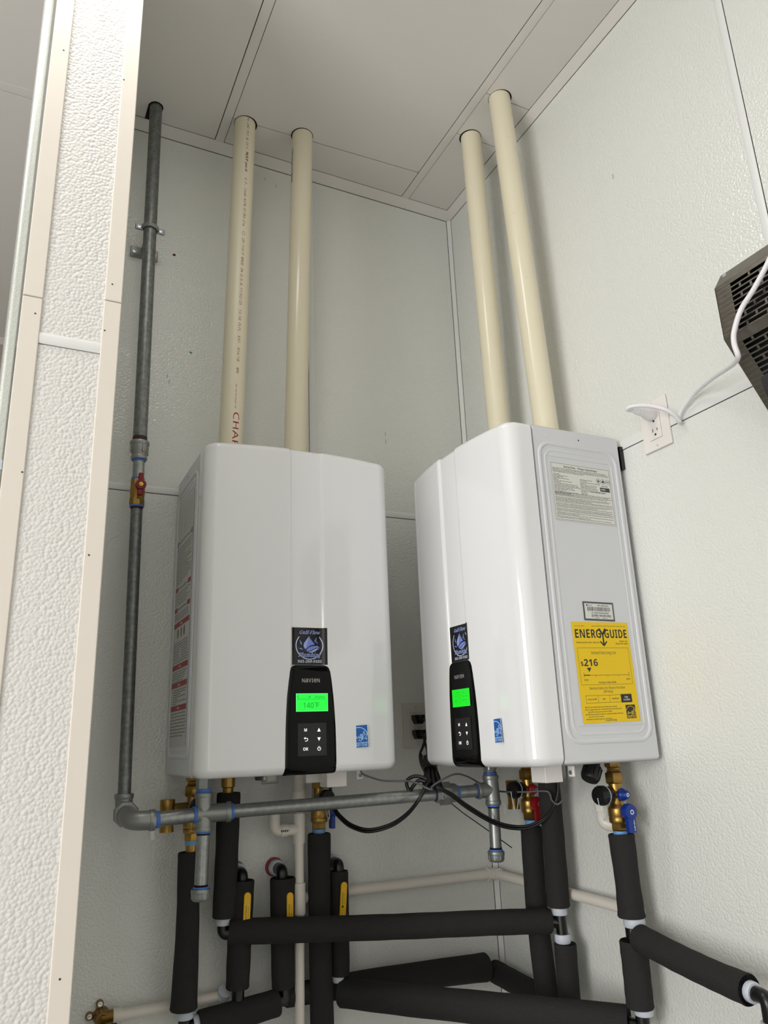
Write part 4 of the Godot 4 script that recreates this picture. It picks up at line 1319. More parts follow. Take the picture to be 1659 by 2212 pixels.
# ------------------------------------------------------------------ brass service valves; own space as the heater's
func valve_set(h: Transform3D, at: Vector3, hot: bool, label: String) -> void:
	var o := thing("service_valve", label, "valve", h * spot(at), "brass service valves under the heaters")
	var top := 0.006
	var b := MB.new()
	b.lathe(Vector3(0, top, 0), Vector3.DOWN, [Vector2(0, 0), Vector2(0.0165, 0), Vector2(0.0170, 0.001), Vector2(0.0170, 0.015), Vector2(0.0155, 0.017), Vector2(0.012, 0.017)], 6, true)
	b.lathe(Vector3(0, -0.0105, 0), Vector3.DOWN, [Vector2(0.0118, 0), Vector2(0.0135, 0.002), Vector2(0.0120, 0.005), Vector2(0.0140, 0.0085), Vector2(0.012, 0.0105)], 22)
	b.lathe(Vector3(0, -0.0205, 0), Vector3.DOWN, [Vector2(0.012, 0), Vector2(0.0180, 0.0005), Vector2(0.0190, 0.002), Vector2(0.0190, 0.0195), Vector2(0.0172, 0.0225), Vector2(0.0135, 0.0228)], 6, true, 0.22)
	b.lathe(Vector3(0, -0.042, 0), Vector3.DOWN, [Vector2(0.0132, 0), Vector2(0.0132, 0.038), Vector2(0.0150, 0.042), Vector2(0.0190, 0.047), Vector2(0.0198, 0.050), Vector2(0.0198, 0.064), Vector2(0.0192, 0.065), Vector2(0.0192, 0.066), Vector2(0.0198, 0.067), Vector2(0.0196, 0.074), Vector2(0.0180, 0.0765), Vector2(0.015, 0.077)], 26)
	b.lathe(Vector3(0, -0.118, 0), Vector3.DOWN, [Vector2(0.014, 0), Vector2(0.0165, 0.001), Vector2(0.0168, 0.003), Vector2(0.0168, 0.0135), Vector2(0.0155, 0.0155), Vector2(0.0, 0.0155)], 6, true, 0.22)
	b.tube([Vector3(0, -0.064, 0), Vector3(0.002, -0.064, 0.024)], 0.0118, 20)          # stub of the drain port
	b.tube([Vector3(0, -0.064, 0), Vector3(0.017, -0.064, 0)], 0.0100, 20)               # boss of the drain handle
	b.tube([Vector3(0.006, -0.096, 0), Vector3(0.026, -0.096, 0)], 0.0105, 20)           # stem of the main handle
	var body := part("valve_body", b, M.brass, o, "brass body", true)
	part("nipple", MB.new().tube([Vector3(0, -0.132, 0), Vector3(0, -0.172, 0)], 0.0125, 20), M.brass, o, "", true)
	part("thread_sealant", MB.new().lathe(Vector3(0, -0.1335, 0), Vector3.DOWN, [Vector2(0, 0), Vector2(0.0140, 0), Vector2(0.0143, 0.004), Vector2(0.0140, 0.0085), Vector2(0, 0.0085)], 22), M.sealant_pale, o, "pale blue sealant tape", true)
	# hose cap on the drain port
	var pa := Vector3(0.08, 0.0, 1.0).normalized()
	var cb := MB.new()
	var c0 := Vector3(0.001, -0.064, 0.017)
	cb.lathe(c0, pa, [Vector2(0, 0), Vector2(0.0135, 0), Vector2(0.0165, 0.004), Vector2(0.0170, 0.013), Vector2(0.0160, 0.0145), Vector2(0.0180, 0.016), Vector2(0.0185, 0.018), Vector2(0.0185, 0.031), Vector2(0.0165, 0.035), Vector2(0.006, 0.0352), Vector2(0.006, 0.0335), Vector2(0, 0.0335)], 26)
	var f := MB.frame(pa)
	for i in 18:
		var dd := f.x * cos(TAU * i / 18) + f.z * sin(TAU * i / 18)
		cb.rbox(Transform3D(Basis(dd.cross(pa), pa, dd), c0 + pa * 0.0245 + dd * 0.0184), Vector3(0.0026, 0.013, 0.0018), 0.0006)
	var cap := part("hose_cap", cb, M.rubber, o, "black ribbed hose cap", true)
	var tie := []
	for i in 15:
		var t := i / 14.0
		tie.append(c0 + pa * lerpf(0.0355, 0.013, t) + Vector3(sin(t * PI) * 0.004, -sin(t * PI) * 0.036 - 0.004 - 0.012 * t, 0.004 * sin(t * PI)))
	part("cap_strap", MB.new().tube(tie, 0.0011, 8, true, 1.0), M.clear_ring, cap, "clear plastic strap", true)
	part("cap_strap", MB.new().lathe(c0 + pa * 0.0150, pa, [Vector2(0.0174, 0), Vector2(0.0188, 0), Vector2(0.0188, 0.0016), Vector2(0.0174, 0.0016)], 26), M.clear_ring, cap, "clear plastic strap", true)
	# drain handle and main handle
	var hm: Material = M.red if hot else M.blue
	var colour := "red handle" if hot else "blue handle"
	var sh := MB.new()
	sh.lathe(Vector3(0.014, -0.0640, 0), Vector3.RIGHT, [Vector2(0, 0), Vector2(0.0100, 0), Vector2(0.0112, 0.003), Vector2(0.0112, 0.008), Vector2(0.0092, 0.010), Vector2(0.0080, 0.018), Vector2(0.0062, 0.020), Vector2(0, 0.020)], 22)
	for i in 6:
		var dd := Vector3(0, cos(TAU * i / 6), sin(TAU * i / 6))
		sh.rbox(Transform3D(Basis(Vector3.RIGHT, dd, Vector3.RIGHT.cross(dd)), Vector3(0.0195, -0.064, 0) + dd * 0.0108), Vector3(0.008, 0.003, 0.005), 0.001)
	var s1 := part("drain_handle", sh, hm, o, colour, true)
	part("handle_screw", MB.new().lathe(Vector3(0.0335, -0.064, 0), Vector3.RIGHT, [Vector2(0.0038, 0), Vector2(0.0038, 0.001), Vector2(0.0018, 0.001), Vector2(0.0018, 0.0004), Vector2(0, 0.0004)], 14), M.zinc, s1, "", true)
	var mh := MB.new()
	var hub := Vector3(0.022, -0.096, 0.0)
	mh.lathe(hub, Vector3.RIGHT, [Vector2(0, 0), Vector2(0.0135, 0), Vector2(0.0155, 0.003), Vector2(0.0158, 0.012), Vector2(0.0145, 0.0165), Vector2(0.011, 0.018), Vector2(0, 0.018)], 26)
	var poly := PackedVector2Array([Vector2(-0.0105, 0.0), Vector2(-0.0092, -0.018), Vector2(-0.0092, -0.037), Vector2(-0.0080, -0.0385), Vector2(0.0080, -0.0385), Vector2(0.0092, -0.037), Vector2(0.0092, -0.018), Vector2(0.0105, 0.0)])
	mh.prism(Transform3D(Basis(Vector3.FORWARD, Vector3.UP, Vector3.RIGHT), hub + Vector3(0.006, 0, 0)), poly, 0.009)
	var s2 := part("main_handle", mh, hm, o, colour, true)
	part("handle_screw", MB.new().lathe(hub + Vector3(0.0175, 0, 0), Vector3.RIGHT, [Vector2(0.0048, 0), Vector2(0.0048, 0.001), Vector2(0.0026, 0.001), Vector2(0.0026, 0.0004), Vector2(0, 0.0004)], 14), M.zinc, s2, "", true)
	if not hot:
		var lt := MB.new()
		for i in 8:
			lt.box(hub + Vector3(0.0152, -0.016 - i * 0.0026, -0.0055), Vector3(0.0004, 0.0018, 0.0020 + 0.0008 * (i % 3)), 0.0001)
		part("handle_print", lt, mat(Color(0.75, 0.82, 0.92), 0.5), s2, "small white print", true)
	if hot:   # pressure relief valve on the other side
		var rv := MB.new()
		rv.tube([Vector3(-0.008, -0.066, 0), Vector3(-0.050, -0.066, 0.004)], 0.0115, 20)
		rv.lathe(Vector3(-0.056, -0.046, 0.006), Vector3.DOWN, [Vector2(0, 0), Vector2(0.0150, 0), Vector2(0.0158, 0.002), Vector2(0.0158, 0.030), Vector2(0.0135, 0.034), Vector2(0.0135, 0.052), Vector2(0.0150, 0.060), Vector2(0.0152, 0.066), Vector2(0.013, 0.066), Vector2(0.012, 0.060), Vector2(0, 0.060)], 24)
		part("relief_valve", rv, M.brass, o, "brass relief valve", true)
		part("relief_tag", MB.new().rbox(Transform3D(Basis(Vector3.BACK, 0.1), Vector3(-0.086, -0.112, 0.012)), Vector3(0.0085, 0.026, 0.001), 0.0004), M.plastic, o, "small white tag", true)


# ------------------------------------------------------------------ insulated water pipes
func foam(parent: Node3D, pts: Array, r: Variant, label := "") -> void:
	var n := 7
	var path := smooth(pts, n)
	var radii := []
	for i in path.size():
		var f := float(i) / n
		var k := mini(int(f), pts.size() - 2)
		var base: float = lerpf(r[k], r[k + 1], f - k) if r is Array else r
		radii.append(base * (1.0 + 0.012 * sin(i * 1.7 + pts[0].x * 50.0) + rng.randf_range(-0.006, 0.006)))
	var a: Vector3 = path[0]
	var z: Vector3 = path[-1]
	var da: Vector3 = (path[1] - path[0]).normalized()
	var dz: Vector3 = (path[-1] - path[-2]).normalized()
	path.insert(0, a - da * 0.003); radii.insert(0, radii[0] * 0.93)
	path.append(z + dz * 0.003); radii.append(radii[-1] * 0.93)
	path.insert(0, path[0]); radii.insert(0, radii[0] * 0.55)
	path[0] = path[0] + da * 0.0015
	path.append(path[-1] - dz * 0.0015); radii.append(radii[-1] * 0.55)
	part("foam_sleeve", MB.new().tube(path, radii, 30), M.foam, parent, label)

func clear_ring(parent: Node3D, o: Vector3, ax: Vector3, r := 0.0165, w := 0.014) -> void:
	part("clamp_ring", MB.new().lathe(o, ax, [Vector2(0, 0), Vector2(r * 0.93, 0), Vector2(r, w * 0.15), Vector2(r * 0.98, w * 0.85), Vector2(r * 0.92, w), Vector2(0, w)], 26), M.clear_ring, parent, "translucent white clamp ring")

func black_pipe(parent: Node3D, called: String, path: Array, r := 0.0115) -> void:
	part(called, MB.new().tube(path, r, 22), M.black, parent)

func water_pipe(label: String, base: Vector3) -> Node3D:
	return thing("insulated_pipe", label, "pipe", spot(base), "water pipes in black foam sleeves")

func build_insulated_pipes() -> void:
	var o := water_pipe("leftmost black foam sleeved pipe, hanging from the left heater's hot valve", P(-0.8285, -0.456, 0.066))
	foam(o, [P(-0.8290, -0.159, 0.066), P(-0.8262, -0.30, 0.066), P(-0.8285, -0.452, 0.066)], [0.0232, 0.0238, 0.0276])
	clear_ring(o, P(-0.8262, -0.455, 0.066), Vector3.DOWN, 0.0182, 0.016)
	black_pipe(o, "elbow", bend(P(-0.8255, -0.466, 0.066), P(-0.8255, -0.490, 0.066), P(-0.806, -0.487, 0.066), 0.010), 0.0135)
	o = water_pipe("short low black foam sleeved pipe at the foot of the leftmost hanging pipe", P(-0.71, -0.478, 0.067))
	clear_ring(o, P(-0.8085, -0.4860, 0.066), Vector3(1, 0.06, 0), 0.0185, 0.014)
	foam(o, [P(-0.7945, -0.4855, 0.066), P(-0.71, -0.481, 0.066), P(-0.6285, -0.4735, 0.067)], [0.0255, 0.0272, 0.0262])
	black_pipe(o, "elbow", bend(P(-0.632, -0.4725, 0.067), P(-0.6105, -0.470, 0.066), P(-0.6095, -0.448, 0.063), 0.010), 0.0120)
	black_pipe(o, "tee_branch", [P(-0.7130, -0.436, 0.062), P(-0.7150, -0.56, 0.066)], 0.0125)
	o = water_pipe("second hanging black foam sleeved pipe from the left, right of the gas tee", P(-0.748, -0.296, 0.066))
	foam(o, [P(-0.7440, -0.043, 0.066), P(-0.7455, -0.17, 0.066), P(-0.7488, -0.291, 0.066)], [0.0262, 0.0250, 0.0250])
	clear_ring(o, P(-0.7490, -0.293, 0.066), Vector3.DOWN, 0.0170, 0.015)
	black_pipe(o, "elbow", bend(P(-0.7497, -0.303, 0.066), P(-0.7500, -0.3245, 0.067), P(-0.728, -0.325, 0.075), 0.010), 0.0130)
	o = water_pipe("long level black foam sleeved pipe crossing in front from left heater to right heater", P(-0.40, -0.335, 0.2))
	foam(o, [P(-0.7350, -0.3215, 0.0735), P(-0.56, -0.3280, 0.135), P(-0.38, -0.3330, 0.203), P(-0.20, -0.3365, 0.270), P(-0.0765, -0.3400, 0.3165)], [0.0262, 0.0256, 0.0256, 0.0258, 0.0262])
	o = water_pipe("black foam sleeved pipe running straight down from the left heater's blue-handled valve", P(-0.5265, -0.55, 0.067))
	foam(o, [P(-0.5275, -0.1455, 0.067), P(-0.5285, -0.32, 0.067), P(-0.5255, -0.54, 0.067), P(-0.5245, -0.72, 0.067)], [0.0272, 0.0250, 0.0262, 0.0262])
	black_pipe(o, "inner_pipe", [P(-0.5275, -0.10, 0.067), P(-0.5275, -0.16, 0.067)], 0.0110)
	# three valves on stubs out of the back wall, wrapped in foam, with yellow levers
	var at := [[-0.7085, -0.212, -0.7055, -0.2459, -0.3300, "leftmost foam-wrapped wall valve with yellow lever, half hidden behind a hanging pipe"], [-0.6165, -0.2135, -0.6075, -0.2563, -0.3320, "middle foam-wrapped wall valve with yellow lever, just left of the white drain pipe"], [-0.4775, -0.2140, -0.4792, -0.2486, -0.3176, "rightmost foam-wrapped wall valve, its yellow lever right of the white drain pipe"]]
	for i in 3:
		var q: Array = at[i]
		o = thing("wall_valve", q[5], "valve", spot(P(q[0], q[1], 0)), "foam-wrapped valves with yellow levers")
		if i < 2:
			part("wall_ring", MB.new().lathe(P(q[0], q[1], 0.0), Vector3.BACK, [Vector2(0.020, 0), Vector2(0.021, 0.002), Vector2(0.0195, 0.012), Vector2(0.012, 0.013)], 24), M.red_ring, o, "dull red ring at the wall")
		clear_ring(o, P(q[0], q[1], 0.013), Vector3.BACK, 0.0178, 0.020)
		black_pipe(o, "elbow", bend(P(q[0], q[1], 0.030), P(q[0], q[1], 0.061), P(q[0], q[1] - 0.035, 0.061), 0.010), 0.0128)
		clear_ring(o, P(q[0], q[1] - 0.017, 0.061), Vector3.DOWN, 0.0175, 0.006)
		var xb: float = [-0.7146, -0.6127, -0.4772][i]
		var yb: float = [-0.432, -0.446, -0.442][i]
		var rr: Array = [[0.0272, 0.0262, 0.0246], [0.0286, 0.0266, 0.0248], [0.0218, 0.0225, 0.0210]][i]
		foam(o, [P(q[0] + [0.0, 0.002, 0.0005][i], q[1] - [0.016, 0.019, 0.0175][i], 0.0605), P((q[0] + xb) / 2, -0.33, 0.060), P(xb, yb, 0.060)], rr)
		if i == 2: clear_ring(o, P(-0.4830, -0.445, 0.060), Vector3.DOWN, 0.0150, 0.012)
		black_pipe(o, "inner_pipe", [P(xb, yb, 0.060), P(xb, yb - 0.036, 0.061)], 0.0122)
		var lx: float = q[2]
		var y1: float = q[3]
		var y0: float = q[4]
		var w := 0.0074
		var lp := PackedVector2Array()
		for k in 9: lp.append(Vector2(cos(PI * k / 8) * w, y1 - w + sin(PI * k / 8) * w))
		lp.append(Vector2(-w, y0)); lp.append(Vector2(w, y0))
		var lean := Basis(Vector3.BACK, [-0.035, 0.0, -0.08][i])
		var mid := (y0 + y1) / 2
		var lv := MB.new()
		var lp2 := PackedVector2Array()
		for p in lp: lp2.append(p - Vector2(0, mid))
		lv.prism(Transform3D(lean, P(lx, mid, 0.0885)), lp2, 0.0035)
		var lever := part("lever", lv, M.yellow, o, "yellow lever")
		part("lever_print", MB.new().sheet(Transform3D(lean, P(lx, mid, 0.0922)), w * 1.9, (y1 - y0) - 0.012, 0.0002), T.handle, lever, "green print")
		part("lever_arm", MB.new().tube(smooth([P(lx - 0.002, y0 + 0.004, 0.0895), P(lx - 0.008, y0 - 0.010, 0.086), P(lx - 0.012, y0 - 0.022, 0.075)], 4), 0.0042, 10), M.zinc, lever, "bare metal arm")
	# low pipes along the walls
	o = water_pipe("low black foam sleeved pipe along the back wall towards the corner", P(-0.33, -0.475, 0.045))
	foam(o, [P(-0.600, -0.470, 0.046), P(-0.40, -0.474, 0.044), P(-0.0830, -0.4885, 0.044)], [0.0225, 0.0265, 0.0322])
	clear_ring(o, P(-0.6150, -0.470, 0.047), Vector3.RIGHT, 0.0165, 0.014)
	o = water_pipe("low black foam sleeved pipe along the right wall beside the corner", P(-0.045, -0.505, 0.14))
	foam(o, [P(-0.0460, -0.5060, 0.030), P(-0.048, -0.510, 0.12), P(-0.052, -0.515, 0.235)], [0.0262, 0.0255, 0.0250])
	o = water_pipe("lowest long black foam sleeved pipe sloping across from third yellow lever to right wall", P(-0.28, -0.48, 0.3))
	foam(o, [P(-0.4745, -0.4790, 0.064), P(-0.37, -0.4800, 0.190), P(-0.22, -0.4790, 0.370), P(-0.0780, -0.4775, 0.541)], [0.0292, 0.0302, 0.0302, 0.0292])
	black_pipe(o, "elbow", bend(P(-0.4830, -0.452, 0.060), P(-0.4835, -0.4790, 0.058), P(-0.468, -0.4790, 0.070), 0.009), 0.0125)
	# under the right heater
	o = water_pipe("black foam sleeved pipe under the red-handled valve of the right heater", P(-0.068, -0.515, 0.272))
	foam(o, [P(-0.070, -0.1510, 0.2695), P(-0.070, -0.33, 0.2640), P(-0.067, -0.510, 0.2720)], [0.0250, 0.0246, 0.0255])
	black_pipe(o, "inner_pipe", [P(-0.070, -0.10, 0.270), P(-0.070, -0.16, 0.270)], 0.0110)
	clear_ring(o, P(-0.064, -0.5120, 0.275), Vector3.DOWN, 0.0170, 0.014)
	o = water_pipe("black foam sleeved pipe with bare black tee between white rings, below right heater", P(-0.066, -0.37, 0.345))
	foam(o, [P(-0.066, -0.0430, 0.3480), P(-0.066, -0.17, 0.3465), P(-0.066, -0.3055, 0.3415)], [0.0252, 0.0245, 0.0252])
	clear_ring(o, P(-0.066, -0.3085, 0.3440), Vector3.DOWN, 0.0165, 0.016)
	black_pipe(o, "tee", [P(-0.066, -0.322, 0.3445), P(-0.066, -0.366, 0.3460)], 0.0122)
	black_pipe(o, "tee_branch", [P(-0.066, -0.340, 0.345), P(-0.084, -0.340, 0.316)], 0.0122)
	clear_ring(o, P(-0.066, -0.3620, 0.3460), Vector3.DOWN, 0.0178, 0.018)
	foam(o, [P(-0.066, -0.3820, 0.3525), P(-0.066, -0.45, 0.3500), P(-0.066, -0.60, 0.3490)], [0.0243, 0.0236, 0.0236])
	o = water_pipe("black foam sleeved pipe directly below the two blue handles on the right wall", P(-0.07, -0.47, 0.574))
	foam(o, [P(-0.070, -0.1420, 0.5745), P(-0.070, -0.225, 0.5765), P(-0.070, -0.288, 0.5770)], [0.0262, 0.0240, 0.0268])
	black_pipe(o, "inner_pipe", [P(-0.070, -0.10, 0.573), P(-0.070, -0.16, 0.573)], 0.0110)
	clear_ring(o, P(-0.068, -0.2895, 0.5800), Vector3.DOWN, 0.0210, 0.018)
	black_pipe(o, "tee", [P(-0.070, -0.305, 0.5730), P(-0.070, -0.345, 0.5740)], 0.0130)
	foam(o, [P(-0.070, -0.3350, 0.5735), P(-0.070, -0.39, 0.5720), P(-0.070, -0.4445, 0.5710)], [0.0272, 0.0258, 0.0262])
	clear_ring(o, P(-0.068, -0.4455, 0.5770), Vector3.DOWN, 0.0180, 0.013)
	black_pipe(o, "elbow", bend(P(-0.070, -0.455, 0.574), P(-0.071, -0.4800, 0.574), P(-0.082, -0.4790, 0.548), 0.010), 0.0130)
	o = water_pipe("black foam sleeved pipe branching along the right wall to the lower right", P(-0.09, -0.335, 0.74))
	foam(o, [P(-0.0760, -0.3230, 0.6020), P(-0.088, -0.3330, 0.70), P(-0.098, -0.3400, 0.79), P(-0.107, -0.3430, 0.8660)], [0.0250, 0.0240, 0.0234, 0.0240])
	clear_ring(o, P(-0.1075, -0.3440, 0.8690), Vector3(-0.1, -0.06, 1), 0.0162, 0.012)
	black_pipe(o, "elbow", bend(P(-0.1085, -0.3450, 0.880), P(-0.1105, -0.3445, 0.9040), P(-0.1105, -0.382, 0.9040), 0.013), 0.0115)
	clear_ring(o, P(-0.1105, -0.3780, 0.9040), Vector3.DOWN, 0.0165, 0.018)
	foam(o, [P(-0.1105, -0.3900, 0.9040), P(-0.1105, -0.44, 0.9040), P(-0.1105, -0.52, 0.9040)], 0.0240)


# ------------------------------------------------------------------ white condensate drain
func build_condensate() -> void:
	var o := thing("condensate_drain", "white plastic drain pipe under the left heater with a branch along both walls", "drain pipe", spot(P(-0.577, -0.6, 0.068)))
	var x := -0.5775
	var z := 0.068
	part("drain_stub", MB.new().lathe(P(x, 0.002, z), Vector3.DOWN, [Vector2(0, 0), Vector2(0.0135, 0), Vector2(0.0135, 0.046), Vector2(0.0150, 0.048), Vector2(0.0158, 0.052), Vector2(0.0150, 0.074), Vector2(0.0125, 0.076), Vector2(0, 0.076)], 24), M.pvc_white, o)
	part("pipe", MB.new().tube([P(x, -0.06, z), P(x + 0.001, -0.62, z - 0.003)], 0.0108, 24), M.pvc_white, o)
	var t := MB.new()
	t.lathe(P(x, -0.096, z), Vector3.DOWN, [Vector2(0.0108, 0), Vector2(0.0140, 0), Vector2(0.0140, 0.064), Vector2(0.0108, 0.064)], 24)
	t.lathe(P(x - 0.006, -0.1290, z), Vector3.LEFT, [Vector2(0.0150, 0), Vector2(0.0128, 0.010), Vector2(0.0128, 0.026), Vector2(0.010, 0.026)], 24)
	part("tee", t, M.pvc_white, o)
	var e := MB.new()
	e.tube(bend(P(x - 0.030, -0.1290, z), P(x - 0.060, -0.1290, z), P(x - 0.060, -0.066, z), 0.016), 0.0132, 24)
	e.lathe(P(x - 0.029, -0.1290, z), Vector3.LEFT, [Vector2(0.0128, 0), Vector2(0.0148, 0.001), Vector2(0.0148, 0.016), Vector2(0.013, 0.018)], 24)
	var elb := part("elbow", e, M.pvc_white, o)
	var mk := MB.new()
	for i in 5: mk.box(P(x - 0.0465 + i * 0.0042, -0.1295, z + 0.0148), Vector3(0.0028, [0.0045, 0.004, 0.0045, 0.0042, 0.0016][i], 0.0006), 0.0001)
	part("stamp", mk, M.print_black, elb, "small dark stamp")
	var t2 := MB.new()
	t2.lathe(P(x, -0.243, z), Vector3.DOWN, [Vector2(0.0108, 0), Vector2(0.0140, 0), Vector2(0.0140, 0.064), Vector2(0.0108, 0.064)], 24)
	t2.lathe(P(x + 0.004, -0.277, z - 0.006), Vector3(0.8, -0.04, -0.6), [Vector2(0.0158, 0), Vector2(0.0132, 0.012), Vector2(0.0132, 0.026), Vector2(0.010, 0.026)], 24)
	part("tee", t2, M.pvc_white, o)
	part("pipe", MB.new().tube(smooth([P(x + 0.02, -0.2782, z - 0.014), P(-0.545, -0.2790, 0.034), P(-0.50, -0.2795, 0.029), P(-0.0420, -0.2838, 0.0280)], 5), 0.0118, 22), M.pvc_white, o, "level pipe along the back wall")
	var c := MB.new()
	c.tube(bend(P(-0.0470, -0.2838, 0.0280), P(-0.0235, -0.2840, 0.0275), P(-0.0255, -0.2832, 0.0540), 0.006), 0.0146, 22)
	part("elbow", c, M.pvc_white, o)
	part("pipe", MB.new().tube([P(-0.0270, -0.2832, 0.0500), P(-0.0290, -0.2900, 0.5600)], 0.0118, 22), M.pvc_white, o, "level pipe along the right wall")
	o = thing("condensate_drain", "white plastic elbow and drain pipe behind the blue-handled valve on the right wall", "drain pipe", spot(P(-0.060, -0.13, 0.53)))
	var g := MB.new()
	g.tube(bend(P(-0.0640, -0.0830, 0.5190), P(-0.0630, -0.1230, 0.5200), P(-0.0460, -0.1290, 0.5450), 0.012, 10), 0.0142, 24)
	g.lathe(P(-0.0640, -0.0800, 0.5190), Vector3.DOWN, [Vector2(0.0115, 0), Vector2(0.0152, 0), Vector2(0.0152, 0.020), Vector2(0.0142, 0.021)], 24)
	part("elbow", g, M.pvc_white, o)
	part("pipe", MB.new().tube(bend(P(-0.0460, -0.1290, 0.5430), P(-0.0340, -0.1300, 0.5480), P(-0.0300, -0.2900, 0.5350), 0.006), 0.0108, 20), M.pvc_white, o)
	# white pipe low on the left with a brass bracket
	o = thing("drain_pipe", "low white pipe along the back wall at the lower left, ending at a brass bracket", "pipe", spot(P(-0.86, -0.453, 0.028)))
	part("pipe", MB.new().tube([P(-0.955, -0.4545, 0.026), P(-0.742, -0.4535, 0.026)], 0.0108, 20), M.pvc_white, o)
	part("collar", MB.new().tube([P(-0.962, -0.4545, 0.026), P(-0.944, -0.4545, 0.026)], 0.0140, 22), M.pvc_white, o)
	part("elbow", MB.new().tube(bend(P(-0.748, -0.4535, 0.026), P(-0.736, -0.4530, 0.027), P(-0.735, -0.440, 0.040), 0.006), 0.0150, 20), M.clear_ring, o)
	o = thing("pipe_bracket", "small brass drop-ear bracket with two screws at the lower left of the back wall", "bracket", spot(P(-0.984, -0.455, 0)))
	var bb := MB.new()
	bb.lathe(P(-0.9815, -0.4560, 0.0), Vector3.BACK, [Vector2(0, 0), Vector2(0.0165, 0), Vector2(0.0160, 0.012), Vector2(0.0125, 0.020), Vector2(0.0125, 0.032), Vector2(0.009, 0.032), Vector2(0.009, 0.028), Vector2(0, 0.028)], 22)
	bb.tube([P(-0.9815, -0.4560, 0.020), P(-0.9590, -0.4545, 0.025)], 0.0122, 20)
	for q in [[-0.9858, -0.4340], [-1.0045, -0.4530]]:
		var dir := (P(q[0], q[1], 0.006) - P(-0.9815, -0.4560, 0.006))
		var side := dir.normalized().cross(Vector3.BACK)
		bb.rbox(Transform3D(Basis(side, dir.normalized(), Vector3.BACK * 1.0), P(-0.9815, -0.4560, 0.005) + dir * 0.5), Vector3(0.0125, dir.length(), 0.008), 0.002)
		bb.lathe(P(q[0], q[1], 0.0), Vector3.BACK, [Vector2(0, 0), Vector2(0.0075, 0), Vector2(0.0075, 0.008), Vector2(0.0065, 0.009), Vector2(0, 0.009)], 18)
	part("bracket_body", bb, mat(Color(0.55, 0.42, 0.22), 0.4, 0.9), o)
	for q in [[-0.9858, -0.4340], [-1.0045, -0.4530]]:
		var s := MB.new()
		s.lathe(P(q[0], q[1], 0.009), Vector3.BACK, [Vector2(0.0052, 0), Vector2(0.0048, 0.0016), Vector2(0.002, 0.002), Vector2(0, 0.001)], 16)
		part("screw", s, M.zinc, o, "bright screw head")
	o = thing("valve_wheel", "black wheel handle just below the brass bracket at the lower left", "handle", spot(P(-0.972, -0.475, 0.05)))
	var wh := MB.new()
	var wp := []
	for i in 25:
		var an := TAU * i / 24
		var r := 0.0225 + 0.0022 * cos(an * 6)
		wp.append(P(-0.9735, -0.4790, 0.055) + Vector3(cos(an) * r, sin(an) * r * 0.85, sin(an) * r * 0.35))
	wh.tube(wp, 0.0042, 12)
	for i in 3:
		var an := TAU * i / 6 + 0.3
		wh.tube([P(-0.9735, -0.4790, 0.055) + Vector3(cos(an), sin(an) * 0.85, sin(an) * 0.35) * 0.022, P(-0.9735, -0.4790, 0.055) - Vector3(cos(an), sin(an) * 0.85, sin(an) * 0.35) * 0.022], 0.0030, 8)
	part("wheel", wh, M.rubber, o)


# ------------------------------------------------------------------ sockets, plugs, cords
func socket(at: Transform3D, label: String, m: Material) -> Node3D:   # own space: x right, y up, z out of the wall
	var o := thing("wall_socket", label, "socket", at, "white wall sockets")
	var plate := part("cover_plate", MB.new().box(Vector3(0, 0, 0.0028), Vector3(0.0790, 0.1150, 0.0056), 0.0022), m, o, "", true)
	var rec := part("receptacle", MB.new().box(Vector3(0, 0, 0.0058), Vector3(0.0340, 0.0670, 0.0020), 0.0007), m, o, "", true)
	part("receptacle_gap", MB.new().box(Vector3(0, 0, 0.0050), Vector3(0.0352, 0.0682, 0.0016), 0.0002), mat(Color(0.6, 0.58, 0.56), 0.6), o, "", true)
	for s in [1.0, -1.0]:
		part("screw", MB.new().lathe(Vector3(0, s * 0.0485, 0.0050), Vector3.BACK, [Vector2(0.0032, 0), Vector2(0.0030, 0.0012), Vector2(0, 0.0014)], 14), m, plate, "", true)
		part("screw_slot", MB.new().box(Vector3(0, s * 0.0485, 0.0064), Vector3(0.0008, 0.0048, 0.0004), 0.0001), M.groove, plate, "", true)
		var b := MB.new()
		b.box(Vector3(-0.0062, s * 0.0155 + 0.0025, 0.0068), Vector3(0.0018, 0.0078, 0.0004), 0.0001)
		b.box(Vector3(0.0062, s * 0.0155 + 0.0025, 0.0068), Vector3(0.0018, 0.0064, 0.0004), 0.0001)
		b.lathe(Vector3(0, s * 0.0155 - 0.0080, 0.0064), Vector3.BACK, [Vector2(0.0026, 0), Vector2(0.0026, 0.0006), Vector2(0, 0.0006)], 14)
		part("socket_slots", b, M.dark, rec, "", true)
	return o

